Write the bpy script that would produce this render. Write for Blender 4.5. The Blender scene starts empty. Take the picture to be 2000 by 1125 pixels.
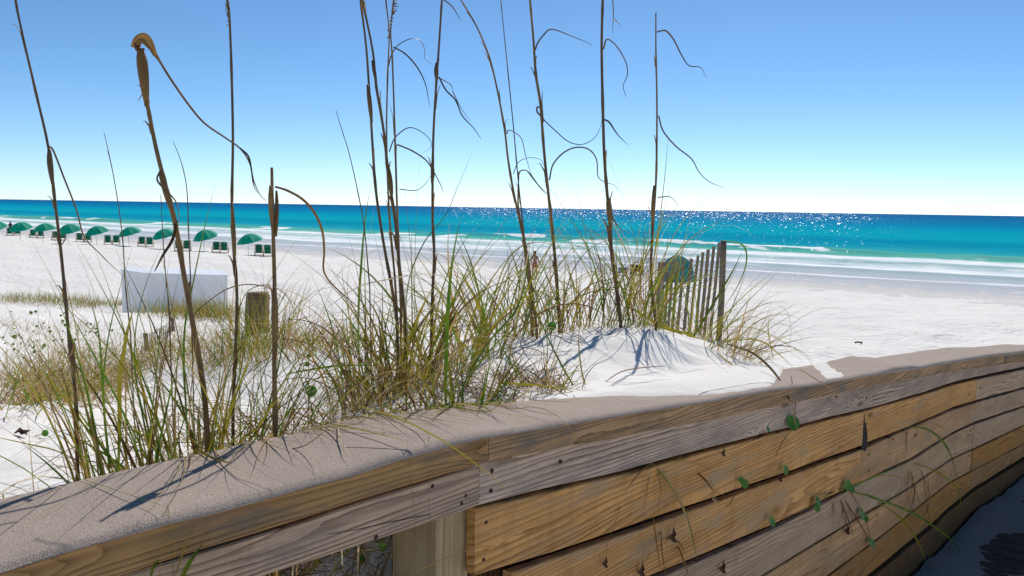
import bpy, bmesh, math, random
import numpy as np
from mathutils import Vector, Matrix, noise as mnoise, Quaternion

random.seed(7)
rng = np.random.default_rng(7)
scene = bpy.context.scene
COL = scene.collection
rad = math.radians

# ------------------------------------------------------------------ camera
W, H, F = 2000.0, 1125.0, 1570.0
EYE = Vector((0, 0, 4.8))                      # the sea surface is z = 0
PITCH, ROLL = rad(5.71), rad(0.945)
fwd = Vector((0, math.cos(PITCH), -math.sin(PITCH)))
r0 = Vector((1, 0, 0)); u0 = r0.cross(fwd)
right = r0 * math.cos(ROLL) + u0 * math.sin(ROLL)
up = u0 * math.cos(ROLL) - r0 * math.sin(ROLL)
cam = bpy.data.cameras.new('camera')
cam.sensor_width = 36; cam.lens = 36 * F / W
cam.clip_start = 0.05; cam.clip_end = 80000
camo = bpy.data.objects.new('camera', cam); COL.objects.link(camo)
R = Matrix((right, up, -fwd)).transposed()
camo.matrix_world = Matrix.Translation(EYE) @ R.to_4x4()
scene.camera = camo

# ------------------------------------------------------------------ sky, sun, exposure
SUN_AZ, SUN_EL = rad(14.0), rad(48.0)
wd = bpy.data.worlds.new('World'); scene.world = wd; wd.use_nodes = True
wn = wd.node_tree; wn.nodes.clear()
sky = wn.nodes.new('ShaderNodeTexSky'); sky.sky_type = 'NISHITA'; sky.sun_disc = False
sky.sun_elevation = SUN_EL; sky.sun_rotation = SUN_AZ
sky.altitude = 0; sky.air_density = 0.55; sky.dust_density = 0.12; sky.ozone_density = 3.4
bg = wn.nodes.new('ShaderNodeBackground'); bg.inputs[1].default_value = 0.114
wo = wn.nodes.new('ShaderNodeOutputWorld')
hs = wn.nodes.new('ShaderNodeHueSaturation'); hs.inputs['Saturation'].default_value = 1.14; hs.inputs['Hue'].default_value = .493
wn.links.new(sky.outputs[0], hs.inputs['Color']); wn.links.new(hs.outputs[0], bg.inputs[0]); wn.links.new(bg.outputs[0], wo.inputs[0])
sl = bpy.data.lights.new('sun', 'SUN'); sl.energy = 3.7; sl.angle = rad(0.5); sl.color = (1.0, 0.955, 0.88)
so = bpy.data.objects.new('sun', sl); COL.objects.link(so)
SUN = Vector((math.sin(SUN_AZ) * math.cos(SUN_EL), math.cos(SUN_AZ) * math.cos(SUN_EL), math.sin(SUN_EL)))
so.rotation_euler = SUN.to_track_quat('Z', 'Y').to_euler(); so.location = (0, 0, 60)
vs = scene.view_settings
vs.view_transform = 'Standard'; vs.look = 'None'; vs.exposure = 0.2; vs.gamma = 1; vs.use_curve_mapping = False

# ------------------------------------------------------------------ pixel rays
def ray(px, py):
    return fwd * F + right * (px - W / 2) - up * (py - H / 2)
def U(px, py, Y):
    d = ray(px, py); return EYE + d * (Y / d.y)

# wall frame: t along the wall, p away from the walkway, z up
AZ = rad(42.5)
D = Vector((math.sin(AZ), math.cos(AZ), 0)); N = Vector((-math.cos(AZ), math.sin(AZ), 0))
ROTW = math.atan2(D.y, D.x)
P0, TB, KB = 1.62, 6.95, math.tan(rad(4))
def wp(t): return -KB * max(0.0, t - TB)                       # the wall's slight bend to the right
def to_world(t, p, z): return Vector((D.x * t + N.x * p, D.y * t + N.y * p, z))
def on_wall(px, py, p=P0):
    d = ray(px, py); dt = d.dot(D); dp = d.dot(N)
    s = p / dp
    if s * dt > TB:
        s = (p + KB * TB) / (dp + KB * dt)
    return s * dt, EYE.z + s * d.z
class Line:
    """a traced edge of the wall as height over t, continued straight at both ends"""
    def __init__(self, pts, p=P0, lslope=None):
        q = sorted(on_wall(x, y, p) for x, y in pts)
        self.t = [a for a, b in q]; self.h = [b for a, b in q]
        self.ls = lslope if lslope is not None else (self.h[1] - self.h[0]) / (self.t[1] - self.t[0])
        k = -2
        self.rs = max(-0.12, min(-0.05, (self.h[-1] - self.h[k]) / (self.t[-1] - self.t[k])))
    def __call__(self, t):
        if t < self.t[0]: return self.h[0] + (t - self.t[0]) * self.ls
        if t > self.t[-1]: return self.h[-1] + (t - self.t[-1]) * self.rs
        return float(np.interp(t, self.t, self.h))
def tpx(px): return on_wall(px, 800)[0]

capF = Line([(0,1107),(105,1072),(210,1044),(297,1016),(350,1004),(437,985),(525,960),(612,937),(700,914),(770,890),(875,862),(945,846),(1050,830),(1225,802),(1400,776),(1500,758),(1600,746),(1640,739),(1680,732),(1720,725),(1750,716),(1780,713),(1800,714),(1840,706),(1880,700),(1930,692),(2000,684)], 1.585, 0)
capFw = Line([(0,1118),(105,1084),(210,1055),(350,1017),(437,997),(525,972),(612,948),(700,925),(770,901),(875,872),(945,855),(1050,839),(1225,810),(1400,783),(1500,765),(1600,752),(1680,737),(1720,732),(1780,723),(1800,720),(1840,713),(1880,706),(1930,698),(2000,690)], P0 - .03, 0)
capBot = Line([(200,1125),(315,1087),(525,1024),(700,966),(822,931),(941,896),(1050,878),(1225,845),(1400,812),(1600,772),(1700,751),(1780,736),(1860,722),(1930,712),(2000,702)], P0, 0)
capB = Line([(64,960),(135,942),(231,919),(306,903),(355,892),(420,880),(473,864),(560,849),(612,834),(702,815),(767,805),(860,797),(958,789),(1064,779),(1167,768),(1228,764),(1400,742),(1600,710),(1660,695),(1710,698),(1780,688),(1856,678),(1900,678),(1960,672),(2000,673.6)], 1.90, 0)
railT = Line([(200,1139),(315,1103),(525,1041),(700,982),(822,945),(941,904),(945,899),(1050,881),(1225,848),(1400,815),(1600,774),(1700,753),(1780,738),(1860,724),(1930,714),(2000,704)], P0, 0)
railB = Line([(518,1125),(700,1065),(854,1016),(938,987),(1050,959),(1225,918),(1400,870),(1509,843),(1626,813),(1690,799),(1800,767),(1903,737),(1970,722),(2000,716)], P0, 0)
pl1T = Line([(930,993),(1050,966),(1225,925),(1400,878),(1600,825),(1690,803),(1800,772),(1903,743),(2000,722)], P0)
pl1B = Line([(926,1125),(1080,1078),(1220,1030),(1300,1003),(1380,976),(1509,932),(1677,872),(1780,831),(1902,783),(2000,756)], P0)
pl2T = Line([(1006,1116),(1160,1065),(1300,1017),(1380,988),(1509,942),(1677,881),(1780,836),(1902,788),(2000,760)], P0)
pl2B = Line([(1380,1080),(1509,1026),(1621,970),(1781,894),(1902,825),(2000,792)], P0)
pl3T = Line([(1380,1091),(1509,1036),(1682,944),(1781,900),(1902,830),(2000,796)], P0)
pl3B = Line([(1488,1125),(1660,1019),(1768,957),(1902,876),(2000,830)], P0)
pl4T = Line([(1492,1128),(1660,1024),(1768,961),(1902,879),(2000,832)], P0)
pl4B = Line([(1617,1125),(1725,1044),(1902,917),(2000,867)], P0)
pl5T = Line([(1620,1126),(1725,1047),(1902,919),(2000,869)], P0)
pl5B = Line([(1700,1120),(1831,1014),(1896,957),(2000,893)], P0)
kickT = Line([(1705,1125),(1831,1020),(1896,963),(2000,898)], P0)
kickB = Line([(1772,1125),(1831,1072),(1896,1004),(2000,928)], P0)
def floor_h(t):
    if t < 2.2: return kickB(2.2)
    return kickB(t)

# ------------------------------------------------------------------ mesh helpers
class MB:
    def __init__(self): self.v = []; self.f = []; self.m = []
    def add(self, vs_, fs_, mi=0):
        b = len(self.v); self.v += [tuple(x) for x in vs_]
        self.f += [tuple(i + b for i in f) for f in fs_]; self.m += [mi] * len(fs_)
    def box(self, c, s, rot=None, mi=0):
        c = Vector(c); q = []
        for x in (-.5, .5):
            for y in (-.5, .5):
                for z in (-.5, .5):
                    w = Vector((x * s[0], y * s[1], z * s[2]))
                    if rot is not None: w = rot @ w
                    q.append(c + w)
        self.add(q, [(0,1,3,2),(4,6,7,5),(0,4,5,1),(2,3,7,6),(0,2,6,4),(1,5,7,3)], mi)
    def bar(self, a, b, w, h=None, mi=0):
        a = Vector(a); b = Vector(b); d = (b - a); L = d.length
        self.box((a + b) / 2, (w, h or w, L), d.to_track_quat('Z', 'Y').to_matrix(), mi)
    def tube(self, pts, radii, n=6, mi=0, cap=True):
        pts = [Vector(p) for p in pts]; k = len(pts)
        if not hasattr(radii, '__len__'): radii = [radii] * k
        ref = Vector((0.31, -0.77, 0.55)); q = []
        for i, p in enumerate(pts):
            tg = (pts[min(i + 1, k - 1)] - pts[max(i - 1, 0)])
            if tg.length < 1e-9: tg = Vector((0, 0, 1))
            tg.normalize(); a = tg.cross(ref)
            if a.length < .05: a = tg.cross(Vector((1, 0, 0)))
            a.normalize(); b = tg.cross(a); ref = b.cross(tg) if False else ref
            for j in range(n):
                w = 2 * math.pi * j / n
                q.append(p + (a * math.cos(w) + b * math.sin(w)) * radii[i])
        fs_ = [(i*n+j, i*n+(j+1)%n, (i+1)*n+(j+1)%n, (i+1)*n+j) for i in range(k-1) for j in range(n)]
        if cap: fs_ += [tuple(range(n))[::-1], tuple((k-1)*n + j for j in range(n))]
        self.add(q, fs_, mi)
    def ribbon(self, pts, widths, side=None, fold=.25, mi=0, twist=0.0):
        """a leaf blade: two strips folded along the midrib, with real width"""
        pts = [Vector(p) for p in pts]; k = len(pts); q = []
        if not hasattr(widths, '__len__'): widths = [widths] * k
        s0 = side if side is not None else Vector((random.uniform(-1,1), random.uniform(-.4,.4), .1)).normalized()
        prev = None
        for i, p in enumerate(pts):
            tg = (pts[min(i + 1, k - 1)] - pts[max(i - 1, 0)])
            if tg.length < 1e-9: tg = Vector((0, 0, 1))
            tg.normalize()
            s = (prev or s0); s = s - tg * s.dot(tg)
            if s.length < .03: s = tg.orthogonal()
            s.normalize(); prev = s.copy()
            if twist: s = Quaternion(tg, twist * i / k) @ s
            nrm = tg.cross(s); w = widths[i] * .5
            q += [p - s * w + nrm * w * fold, p - nrm * w * fold, p + s * w + nrm * w * fold]
        fs_ = []
        for i in range(k - 1):
            a = i * 3; b = a + 3
            fs_ += [(a, a+1, b+1, b), (a+1, a+2, b+2, b+1)]
        self.add(q, fs_, mi)
    def build(self, name, mats, parent=None, smooth=True, base=None):
        if not isinstance(mats, (list, tuple)): mats = [mats]
        me = bpy.data.meshes.new(name)
        vv = self.v
        if base is not None: vv = [(a - base[0], b - base[1], c - base[2]) for a, b, c in vv]
        me.from_pydata(vv, [], self.f)
        for m in mats: me.materials.append(m)
        if len(mats) > 1: me.polygons.foreach_set('material_index', self.m)
        if smooth: me.polygons.foreach_set('use_smooth', [True] * len(me.polygons))
        me.update()
        o = bpy.data.objects.new(name, me); COL.objects.link(o)
        if parent is not None: o.parent = parent
        return o

def tag(o, label=None, cat=None, group=None, kind=None):
    if label: o['label'] = label
    if cat: o['category'] = cat
    if group: o['group'] = group
    if kind: o['kind'] = kind
    return o
def thing(name, label, cat, loc=(0, 0, 0), rz=0, group=None):
    o = bpy.data.objects.new(name, None); COL.objects.link(o)
    o.location = loc; o.rotation_euler = (0, 0, rz); o.empty_display_size = .2
    return tag(o, label, cat, group)
def copy_tree(o, parent=None):
    c = o.copy(); COL.objects.link(c)
    if parent is not None: c.parent = parent
    for ch in list(o.children): copy_tree(ch, c)
    return c
def smooth_path(pts, n=5):
    pts = [Vector(p) for p in pts]
    P = [pts[0] * 2 - pts[1]] + pts + [pts[-1] * 2 - pts[-2]]
    out = []
    for i in range(1, len(P) - 2):
        for j in range(n):
            t = j / n; a, b, c, d = P[i-1], P[i], P[i+1], P[i+2]
            out.append(.5 * ((2*b) + (c-a)*t + (2*a-5*b+4*c-d)*t*t + (3*b-a-3*c+d)*t**3))
    out.append(pts[-1]); return out
def sst(a, b, x):
    t = np.clip((x - a) / (b - a), 0, 1); return t * t * (3 - 2 * t)

# ------------------------------------------------------------------ materials
class NT:
    def __init__(self, name):
        self.mat = bpy.data.materials.new(name); self.mat.use_nodes = True
        self.t = self.mat.node_tree; self.t.nodes.clear()
        self.out = self.n('ShaderNodeOutputMaterial')
    def n(self, typ, **kw):
        nd = self.t.nodes.new(typ)
        for k, v in kw.items(): setattr(nd, k, v)
        return nd
    def l(self, a, b): self.t.links.new(a, b)
    def val(self, nd, **kw):
        for k, v in kw.items():
            key = k.replace('_', ' ')
            if key in nd.inputs: nd.inputs[key].default_value = v
        return nd
    def math(self, op, a, b=None, c=None, clamp=False):
        m = self.n('ShaderNodeMath', operation=op, use_clamp=clamp)
        for i, x in enumerate((a, b, c)):
            if x is None: continue
            if isinstance(x, (int, float)): m.inputs[i].default_value = x
            else: self.l(x, m.inputs[i])
        return m.outputs[0]
    def ramp(self, fac, stops, interp='LINEAR'):
        r = self.n('ShaderNodeValToRGB'); cr = r.color_ramp; cr.interpolation = interp
        while len(cr.elements) < len(stops): cr.elements.new(0.5)
        for e, (p, c) in zip(cr.elements, stops):
            e.position = p; e.color = (*c, 1) if len(c) == 3 else c
        self.l(fac, r.inputs[0]); return r.outputs[0]
    def noise(self, vec, scale, detail=3, rough=.55, dist=0.0):
        nd = self.n('ShaderNodeTexNoise'); self.val(nd, Scale=scale, Detail=detail, Roughness=rough, Distortion=dist)
        if vec is not None: self.l(vec, nd.inputs['Vector'])
        return nd.outputs[0]
    def mapping(self, vec, scale=(1,1,1), loc=(0,0,0), rot=(0,0,0)):
        m = self.n('ShaderNodeMapping'); m.inputs['Scale'].default_value = scale
        m.inputs['Location'].default_value = loc; m.inputs['Rotation'].default_value = rot
        self.l(vec, m.inputs['Vector']); return m.outputs[0]
    def mix(self, fac, a, b, blend='MIX'):
        m = self.n('ShaderNodeMix', data_type='RGBA', blend_type=blend)
        for i, x in ((0, fac), (6, a), (7, b)):
            if isinstance(x, (int, float)): m.inputs[i].default_value = x
            elif isinstance(x, tuple): m.inputs[i].default_value = (*x, 1) if len(x) == 3 else x
            else: self.l(x, m.inputs[i])
        return m.outputs[2]
    def bump(self, h, strength=.4, dist=.01, normal=None):
        b = self.n('ShaderNodeBump'); b.inputs['Strength'].default_value = strength; b.inputs['Distance'].default_value = dist
        self.l(h, b.inputs['Height'])
        if normal is not None: self.l(normal, b.inputs['Normal'])
        return b.outputs[0]
    def principled(self, color, rough=.7, normal=None, spec=.3, **kw):
        p = self.n('ShaderNodeBsdfPrincipled')
        if isinstance(color, tuple): p.inputs['Base Color'].default_value = (*color, 1)
        else: self.l(color, p.inputs['Base Color'])
        if isinstance(rough, (int, float)): p.inputs['Roughness'].default_value = rough
        else: self.l(rough, p.inputs['Roughness'])
        p.inputs['Specular IOR Level'].default_value = spec
        if normal is not None: self.l(normal, p.inputs['Normal'])
        for k, v in kw.items(): p.inputs[k.replace('_', ' ')].default_value = v
        return p.outputs[0]
    def done(self, sh): self.l(sh, self.out.inputs[0]); return self.mat

def wood(name, light, dark, knot=(.10,.05,.025), lines=42, bumpy=.5, grain_axis='x', stain=.35, mould=None):
    m = NT(name); tc = m.n('ShaderNodeTexCoord'); oi = m.n('ShaderNodeObjectInfo')
    off = m.n('ShaderNodeVectorMath', operation='MULTIPLY_ADD')
    cmb = m.n('ShaderNodeCombineXYZ')
    for i in range(3): m.l(oi.outputs['Random'], cmb.inputs[i])
    m.l(cmb.outputs[0], off.inputs[0]); off.inputs[1].default_value = (37.0, 11.0, 23.0); m.l(tc.outputs['Object'], off.inputs[2])
    base = off.outputs[0]
    if grain_axis == 'z': base = m.mapping(base, (1,1,1), (0,0,0), (0, rad(90), 0))
    if grain_axis == 'y': base = m.mapping(base, (1,1,1), (0,0,0), (0, 0, rad(90)))
    sep = m.n('ShaderNodeSeparateXYZ'); m.l(base, sep.inputs[0])
    # knots: the grain flows round scattered centres
    vo = m.n('ShaderNodeTexVoronoi'); m.val(vo, Scale=1.0, Randomness=.95)
    m.l(m.mapping(base, (1.5, .3, 5.0)), vo.inputs['Vector'])
    d = vo.outputs['Distance']
    kn = m.math('SUBTRACT', .34, d, clamp=True); kn2 = m.math('MULTIPLY', kn, kn)
    # growth rings of a flat sawn board: long nested loops, uneven in width
    fld = m.math('MULTIPLY', m.noise(m.mapping(base, (.34, 1.6, 4.2)), 1.0, 2, .45), .8)
    fld = m.math('ADD', fld, m.math('MULTIPLY', m.noise(m.mapping(base, (3.0, 6, 22)), 1.0, 3, .6), .045))
    fld = m.math('ADD', fld, m.math('MULTIPLY', kn2, 2.4))
    ph = m.math('MULTIPLY', m.math('ADD', fld, m.math('MULTIPLY', sep.outputs[2], 2.3)), lines * .42)
    late = m.math('POWER', m.math('FRACT', ph), 2.2)
    fine = m.noise(m.mapping(base, (2.2, 50, 85)), 1.0, 4, .65, .15)
    amt = m.noise(m.mapping(base, (.8, 2, 6)), 1.0, 2)
    fac = m.math('ADD', m.math('MULTIPLY', late, m.math('ADD', m.math('MULTIPLY', amt, 1.35), -.06)), m.math('MULTIPLY', m.math('SUBTRACT', fine, .46), 1.25), clamp=True)
    col = m.mix(fac, light, dark)
    drip = m.noise(m.mapping(base, (9, 6, 1.2)), 1.0, 5, .7, .4)
    col = m.mix(m.math('MULTIPLY', m.ramp(drip, [(.5,(0,0,0)),(.72,(1,1,1))]), stain * .8), col, dark)
    blot = m.noise(m.mapping(base, (1.3, 3, 4)), 1.6, 4, .6)
    col = m.mix(m.math('MULTIPLY', m.ramp(blot, [(.42,(0,0,0)),(.72,(1,1,1))]), stain), col, dark)
    if mould:
        mb = m.noise(m.mapping(base, (1.0, 3, 5)), 2.3, 5, .65)
        col = m.mix(m.ramp(mb, [(.5,(0,0,0)),(.68,(1,1,1))]), col, mould)
    kd = m.ramp(d, [(.03,(1,1,1)),(.11,(0,0,0))])
    col = m.mix(kd, col, knot)
    hue = m.n('ShaderNodeHueSaturation'); m.l(col, hue.inputs['Color'])
    m.l(m.math('ADD', m.math('MULTIPLY', oi.outputs['Random'], .2), .9), hue.inputs['Value'])
    m.l(m.math('ADD', m.math('MULTIPLY', m.math('FRACT', m.math('MULTIPLY', oi.outputs['Random'], 7.3)), .16), .92), hue.inputs['Saturation'])
    hgt = m.math('SUBTRACT', m.math('MULTIPLY', fine, .5), m.math('MULTIPLY', late, .6))
    return m.done(m.principled(hue.outputs[0], .82, m.bump(hgt, bumpy, .004), .15))

M = {}
M['plank'] = wood('plank_wood', (.70,.375,.145), (.18,.07,.02), lines=50, bumpy=.7, stain=.35, mould=(.42,.27,.15))
M['plank_grey'] = wood('greyed_plank_wood', (.56,.37,.22), (.15,.085,.043), lines=56, bumpy=.6, stain=.25)
M['plank_gold'] = wood('golden_plank_wood', (.54,.25,.065), (.17,.065,.015), lines=50, stain=.3, bumpy=.5, mould=(.31,.18,.075))
M['rail'] = wood('weathered_rail_wood', (.64,.45,.31), (.075,.042,.025), lines=64, bumpy=1.0, stain=.25, mould=(.29,.215,.17))
M['cap'] = wood('weathered_cap_wood', (.50,.29,.13), (.07,.036,.016), lines=60, bumpy=.9, stain=.3, mould=(.17,.135,.10))
M['kick'] = wood('dark_kick_wood', (.17,.085,.034), (.07,.03,.012), lines=40, bumpy=.5)
M['post'] = wood('post_wood', (.52,.37,.19), (.24,.145,.06), lines=40, bumpy=.6, grain_axis='z')
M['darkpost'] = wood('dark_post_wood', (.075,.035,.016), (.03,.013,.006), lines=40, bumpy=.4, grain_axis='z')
M['piling'] = wood('piling_wood', (.24,.165,.105), (.10,.065,.04), lines=30, bumpy=.7, grain_axis='z')
M['slat'] = wood('grey_slat_wood', (.25,.195,.15), (.11,.08,.06), lines=60, bumpy=.6, grain_axis='z')
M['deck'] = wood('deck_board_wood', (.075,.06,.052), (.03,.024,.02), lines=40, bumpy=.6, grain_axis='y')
M['chairwood'] = wood('chair_wood', (.50,.33,.18), (.30,.17,.08), lines=50, bumpy=.2)

def simple(name, col, rough=.6, var=.15, scale=30, spec=.3, bump=.1, **kw):
    m = NT(name); tc = m.n('ShaderNodeTexCoord')
    nz = m.noise(tc.outputs['Object'], scale, 4, .6)
    dk = tuple(c * (1 - var * 2) for c in col); lt = tuple(min(1, c * (1 + var)) for c in col)
    return m.done(m.principled(m.ramp(nz, [(.3, dk), (.7, lt)]), rough, m.bump(nz, bump, .01), spec, **kw))

# grit covering on the cap
m = NT('grit_covering'); tc = m.n('ShaderNodeTexCoord')
g1 = m.noise(tc.outputs['Object'], 420, 2, .7); g2 = m.noise(tc.outputs['Object'], 7, 5, .6); g3 = m.noise(tc.outputs['Object'], 130, 3, .7)
c = m.ramp(g1, [(.33,(.22,.17,.136)),(.5,(.36,.284,.232)),(.66,(.53,.44,.375))])
c = m.mix(m.math('MULTIPLY', m.ramp(g2, [(.4,(0,0,0)),(.65,(1,1,1))]), .35), c, (.27,.215,.18))
c = m.mix(m.ramp(g3, [(.72,(0,0,0)),(.76,(1,1,1))]), c, (.75,.72,.68))
M['grit'] = m.done(m.principled(c, .9, m.bump(m.math('ADD', g1, g3), .55, .004), .2))

# white sand
def sand_mat(name, a, b, prints=True):
    m = NT(name); geo = m.n('ShaderNodeNewGeometry'); P = geo.outputs['Position']
    n1 = m.noise(P, .55, 4, .55); n2 = m.noise(P, 9, 4, .6); n3 = m.noise(P, 260, 2, .6)
    c = m.mix(m.ramp(n1, [(.35,(0,0,0)),(.7,(1,1,1))]), a, b)
    c = m.mix(m.math('MULTIPLY', m.ramp(n2, [(.45,(0,0,0)),(.75,(1,1,1))]), .25), c, tuple(x * .86 for x in b))
    c = m.mix(m.ramp(n3, [(.30,(1,1,1)),(.40,(0,0,0))]), c, (.55,.5,.44))
    h = m.math('ADD', m.math('MULTIPLY', n2, .25), m.math('MULTIPLY', n3, .03))
    nb = m.bump(h, .7, .06)
    if prints:
        sx = m.n('ShaderNodeSeparateXYZ'); m.l(P, sx.inputs[0])
        zone = m.math('MULTIPLY', m.math('SUBTRACT', sx.outputs[1], 14.0), .1, clamp=True)
        vo = m.n('ShaderNodeTexVoronoi', feature='SMOOTH_F1'); m.val(vo, Scale=2.1, Smoothness=.35, Randomness=1.0)
        wpv = m.n('ShaderNodeVectorMath', operation='ADD'); m.l(P, wpv.inputs[0])
        nv = m.n('ShaderNodeTexNoise'); m.val(nv, Scale=1.3, Detail=3.0); m.l(P, nv.inputs['Vector']); m.l(nv.outputs['Color'], wpv.inputs[1])
        m.l(wpv.outputs[0], vo.inputs['Vector'])
        hole = m.ramp(vo.outputs['Distance'], [(.10,(0,0,0)),(.42,(1,1,1))])
        lump = m.noise(P, 3.2, 4, .65)
        hh = m.math('MULTIPLY', m.math('ADD', m.math('MULTIPLY', hole, .5), m.math('MULTIPLY', lump, .9)), zone)
        nb = m.bump(hh, .55, .17, nb)
        # dark specks in scattered patches over the open sand
        sp = m.noise(m.mapping(P, (1,1,1)), 5.0, 2, .5)
        gate = m.noise(P, .45, 3, .6)
        spk = m.math('MULTIPLY', m.ramp(sp, [(.69,(0,0,0)),(.73,(1,1,1))]), m.ramp(gate, [(.5,(0,0,0)),(.62,(1,1,1))]))
        c = m.mix(m.math('MULTIPLY', spk, m.math('MULTIPLY', zone, .5)), c, (.30,.24,.19))
        # damp sand next to the water
        sv = m.math('ADD', m.math('MULTIPLY', sx.outputs[0], .562), m.math('MULTIPLY', sx.outputs[1], .827))
        sv = m.math('ADD', sv, m.math('MULTIPLY', m.noise(P, .12, 3), 3.0))
        wet = m.math('MULTIPLY', m.math('SUBTRACT', sv, 53.0), .4, clamp=True)
        c = m.mix(wet, c, (.60,.565,.53))
    return m.done(m.principled(c, .95, nb, .1))
M['sand'] = sand_mat('white_sand', (.80,.765,.725), (.73,.69,.645))
M['drift'] = sand_mat('drift_sand', (.74,.70,.66), (.66,.62,.57), prints=False)
M['shade_dirt'] = sand_mat('shaded_dirty_sand', (.23,.21,.195), (.16,.147,.138), prints=False)  # dirty sand, its colour also darkened for the shade beside the wall

def leafmat(name, a, b, transl=.42, rough=.5, tip=None):
    m = NT(name); geo = m.n('ShaderNodeNewGeometry'); P = geo.outputs['Position']
    n1 = m.noise(P, 6.5, 3, .6); n2 = m.noise(P, 70, 2)
    c = m.mix(m.ramp(n1, [(.36,(0,0,0)),(.64,(1,1,1))]), a, b)
    c = m.mix(m.math('MULTIPLY', m.ramp(n2, [(.55,(0,0,0)),(.7,(1,1,1))]), .4), c, tuple(x * .55 for x in b))
    p = m.principled(c, rough, None, .35)
    tr = m.n('ShaderNodeBsdfTranslucent'); m.l(c, tr.inputs[0])
    mx = m.n('ShaderNodeMixShader'); mx.inputs[0].default_value = transl
    m.l(p, mx.inputs[1]); m.l(tr.outputs[0], mx.inputs[2])
    return m.done(mx.outputs[0])
M['green'] = leafmat('blade_green', (.06,.16,.010), (.19,.26,.013))
M['olive'] = leafmat('blade_olive', (.28,.265,.016), (.36,.27,.03))
M['straw'] = leafmat('blade_straw', (.50,.345,.125), (.37,.215,.065))
M['brown'] = leafmat('blade_brown', (.12,.06,.02), (.24,.125,.036), .25)
M['bone'] = leafmat('blade_bleached', (.72,.62,.43), (.52,.40,.23), .3)
GRASS = [M['green'], M['olive'], M['straw'], M['brown'], M['bone']]
M['stem'] = leafmat('stem_tan', (.32,.185,.06), (.14,.078,.026), .08, .55)
M['stemdark'] = leafmat('stem_dark', (.11,.07,.033), (.19,.105,.04), .05, .55)
M['husk'] = leafmat('husk_ochre', (.40,.22,.06), (.22,.12,.035), .3, .5)
M['vine'] = leafmat('vine_leaf', (.07,.22,.025), (.13,.27,.03), .35, .4)
M['deadleaf'] = leafmat('dead_leaf', (.07,.03,.018), (.11,.055,.03), .1)
M['seed'] = leafmat('seed_head', (.17,.07,.035), (.10,.05,.03), .15)
M['nail'] = simple('rusty_nail', (.05,.028,.02), .8, .2, 200)
M['void'] = simple('hollow_shade', (.025,.018,.014), .9, .2, 60)  # near-black colour painted for the shade inside cracks and the knot hole
M['wire'] = simple('rusty_wire', (.16,.11,.08), .6)
M['umb'] = leafmat('green_umbrella_fabric', (.0,.40,.26), (.0,.33,.21), .42, .7)
M['fabric'] = simple('green_chair_fabric', (.01,.17,.095), .8, .12, 14)
M['pole'] = simple('pale_pole', (.62,.58,.52), .5)
M['binw'] = simple('white_painted_panel', (.86,.85,.83), .5, .03, 3)
M['binlid'] = simple('white_lid', (.82,.82,.82), .4, .03, 3)
M['teal'] = leafmat('teal_fabric', (.0,.46,.44), (.0,.36,.42), .5, .6)
M['blue'] = simple('blue_fabric', (.03,.07,.42), .7)
M['white'] = simple('white_fabric', (.75,.75,.75), .7)
M['black'] = simple('black_fabric', (.02,.018,.018), .7)
M['skin'] = simple('tanned_skin', (.42,.20,.11), .5, .06, 8)
M['hair'] = simple('brown_hair', (.06,.03,.018), .7)
M['shorts'] = simple('red_shorts', (.48,.12,.06), .8)
M['darkcloth'] = simple('dark_clothing', (.02,.022,.035), .8)
M['bird'] = simple('dark_feathers', (.06,.06,.07), .7)

# ------------------------------------------------------------------ terrain
C0 = 4.8
ctrl = [  # (column in the view, forward distance, height against the eye)
 (1100,5.0,-.79),(1170,5.0,-.755),(1230,5.0,-.72),(1290,5.2,-.755),(1200,4.2,-.75),(1300,4.2,-.76),(1400,4.2,-.79),(1360,4.9,-.79),(1420,4.9,-.80),(1480,4.9,-.86),(1530,5.0,-.94),(1500,4.4,-.85),(1560,4.6,-.93),(1620,5.0,-1.15),(1700,5.6,-1.45),(1600,5.8,-1.5),(1800,6.7,-1.8),(2000,8.5,-2.3),
 (1000,3.0,-.73),(1000,4,-.80),(950,5,-.88),(900,3.2,-.74),(850,4,-.86),(800,5,-.98),(1000,6,-1.0),(900,2.6,-.70),
 (1300,7,-1.15),(1415,8.3,-1.32),(1290,10,-1.75),(1200,7,-1.12),(1100,7,-1.2),(1300,13,-2.5),(1100,10,-1.8),(1500,7,-1.65),(1500,10,-2.5),(1700,8.5,-2.4),(1100,6,-.95),(1230,6,-.9),
 (700,2.9,-.80),(700,4,-.97),(600,3,-.9),(600,4.5,-1.07),(650,6,-1.14),(500,4,-1.1),(520,8.7,-1.45),(600,8,-1.38),(480,6,-1.3),(800,8,-1.5),(800,12,-2.3),(500,2.5,-.9),
 (100,2.0,-.92),(250,2.1,-.93),(100,3,-.94),(300,3,-.97),(400,3,-.97),(100,4.2,-1.09),(300,4.5,-1.17),(200,5,-1.27),(100,6,-1.47),(300,6,-1.42),(100,9,-1.8),(300,10,-2.0),(30,14,-2.2),(30,18,-2.42),(240,18,-2.58),(350,14,-2.45),(300,18,-2.60),(370,18,-2.60),(450,18,-2.58),(450,14,-2.4),(100,23,-3.5),(300,22.5,-3.2),(450,22.5,-3.25),
 (0,28,-4.2),(500,27,-4.2),(1000,26,-4.2),(1500,24,-4.22),(2000,22,-4.22),(1000,18,-3.5),(1400,18,-3.8),(700,18,-3.3),(560,18,-3.1),(1700,14,-3.6),(2000,14,-3.7),
]
cu = np.array([((x - 1000) / F, math.log(y)) for x, y, h in ctrl]); ch = np.array([h for *_, h in ctrl])
cu[:, 0] *= 1.6
def tps(r2): return np.where(r2 > 1e-12, .5 * r2 * np.log(np.maximum(r2, 1e-12)), 0)
nK = len(ctrl)
A = np.zeros((nK + 3, nK + 3))
A[:nK, :nK] = tps(((cu[:, None] - cu[None]) ** 2).sum(-1)) + np.eye(nK) * .004
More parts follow.
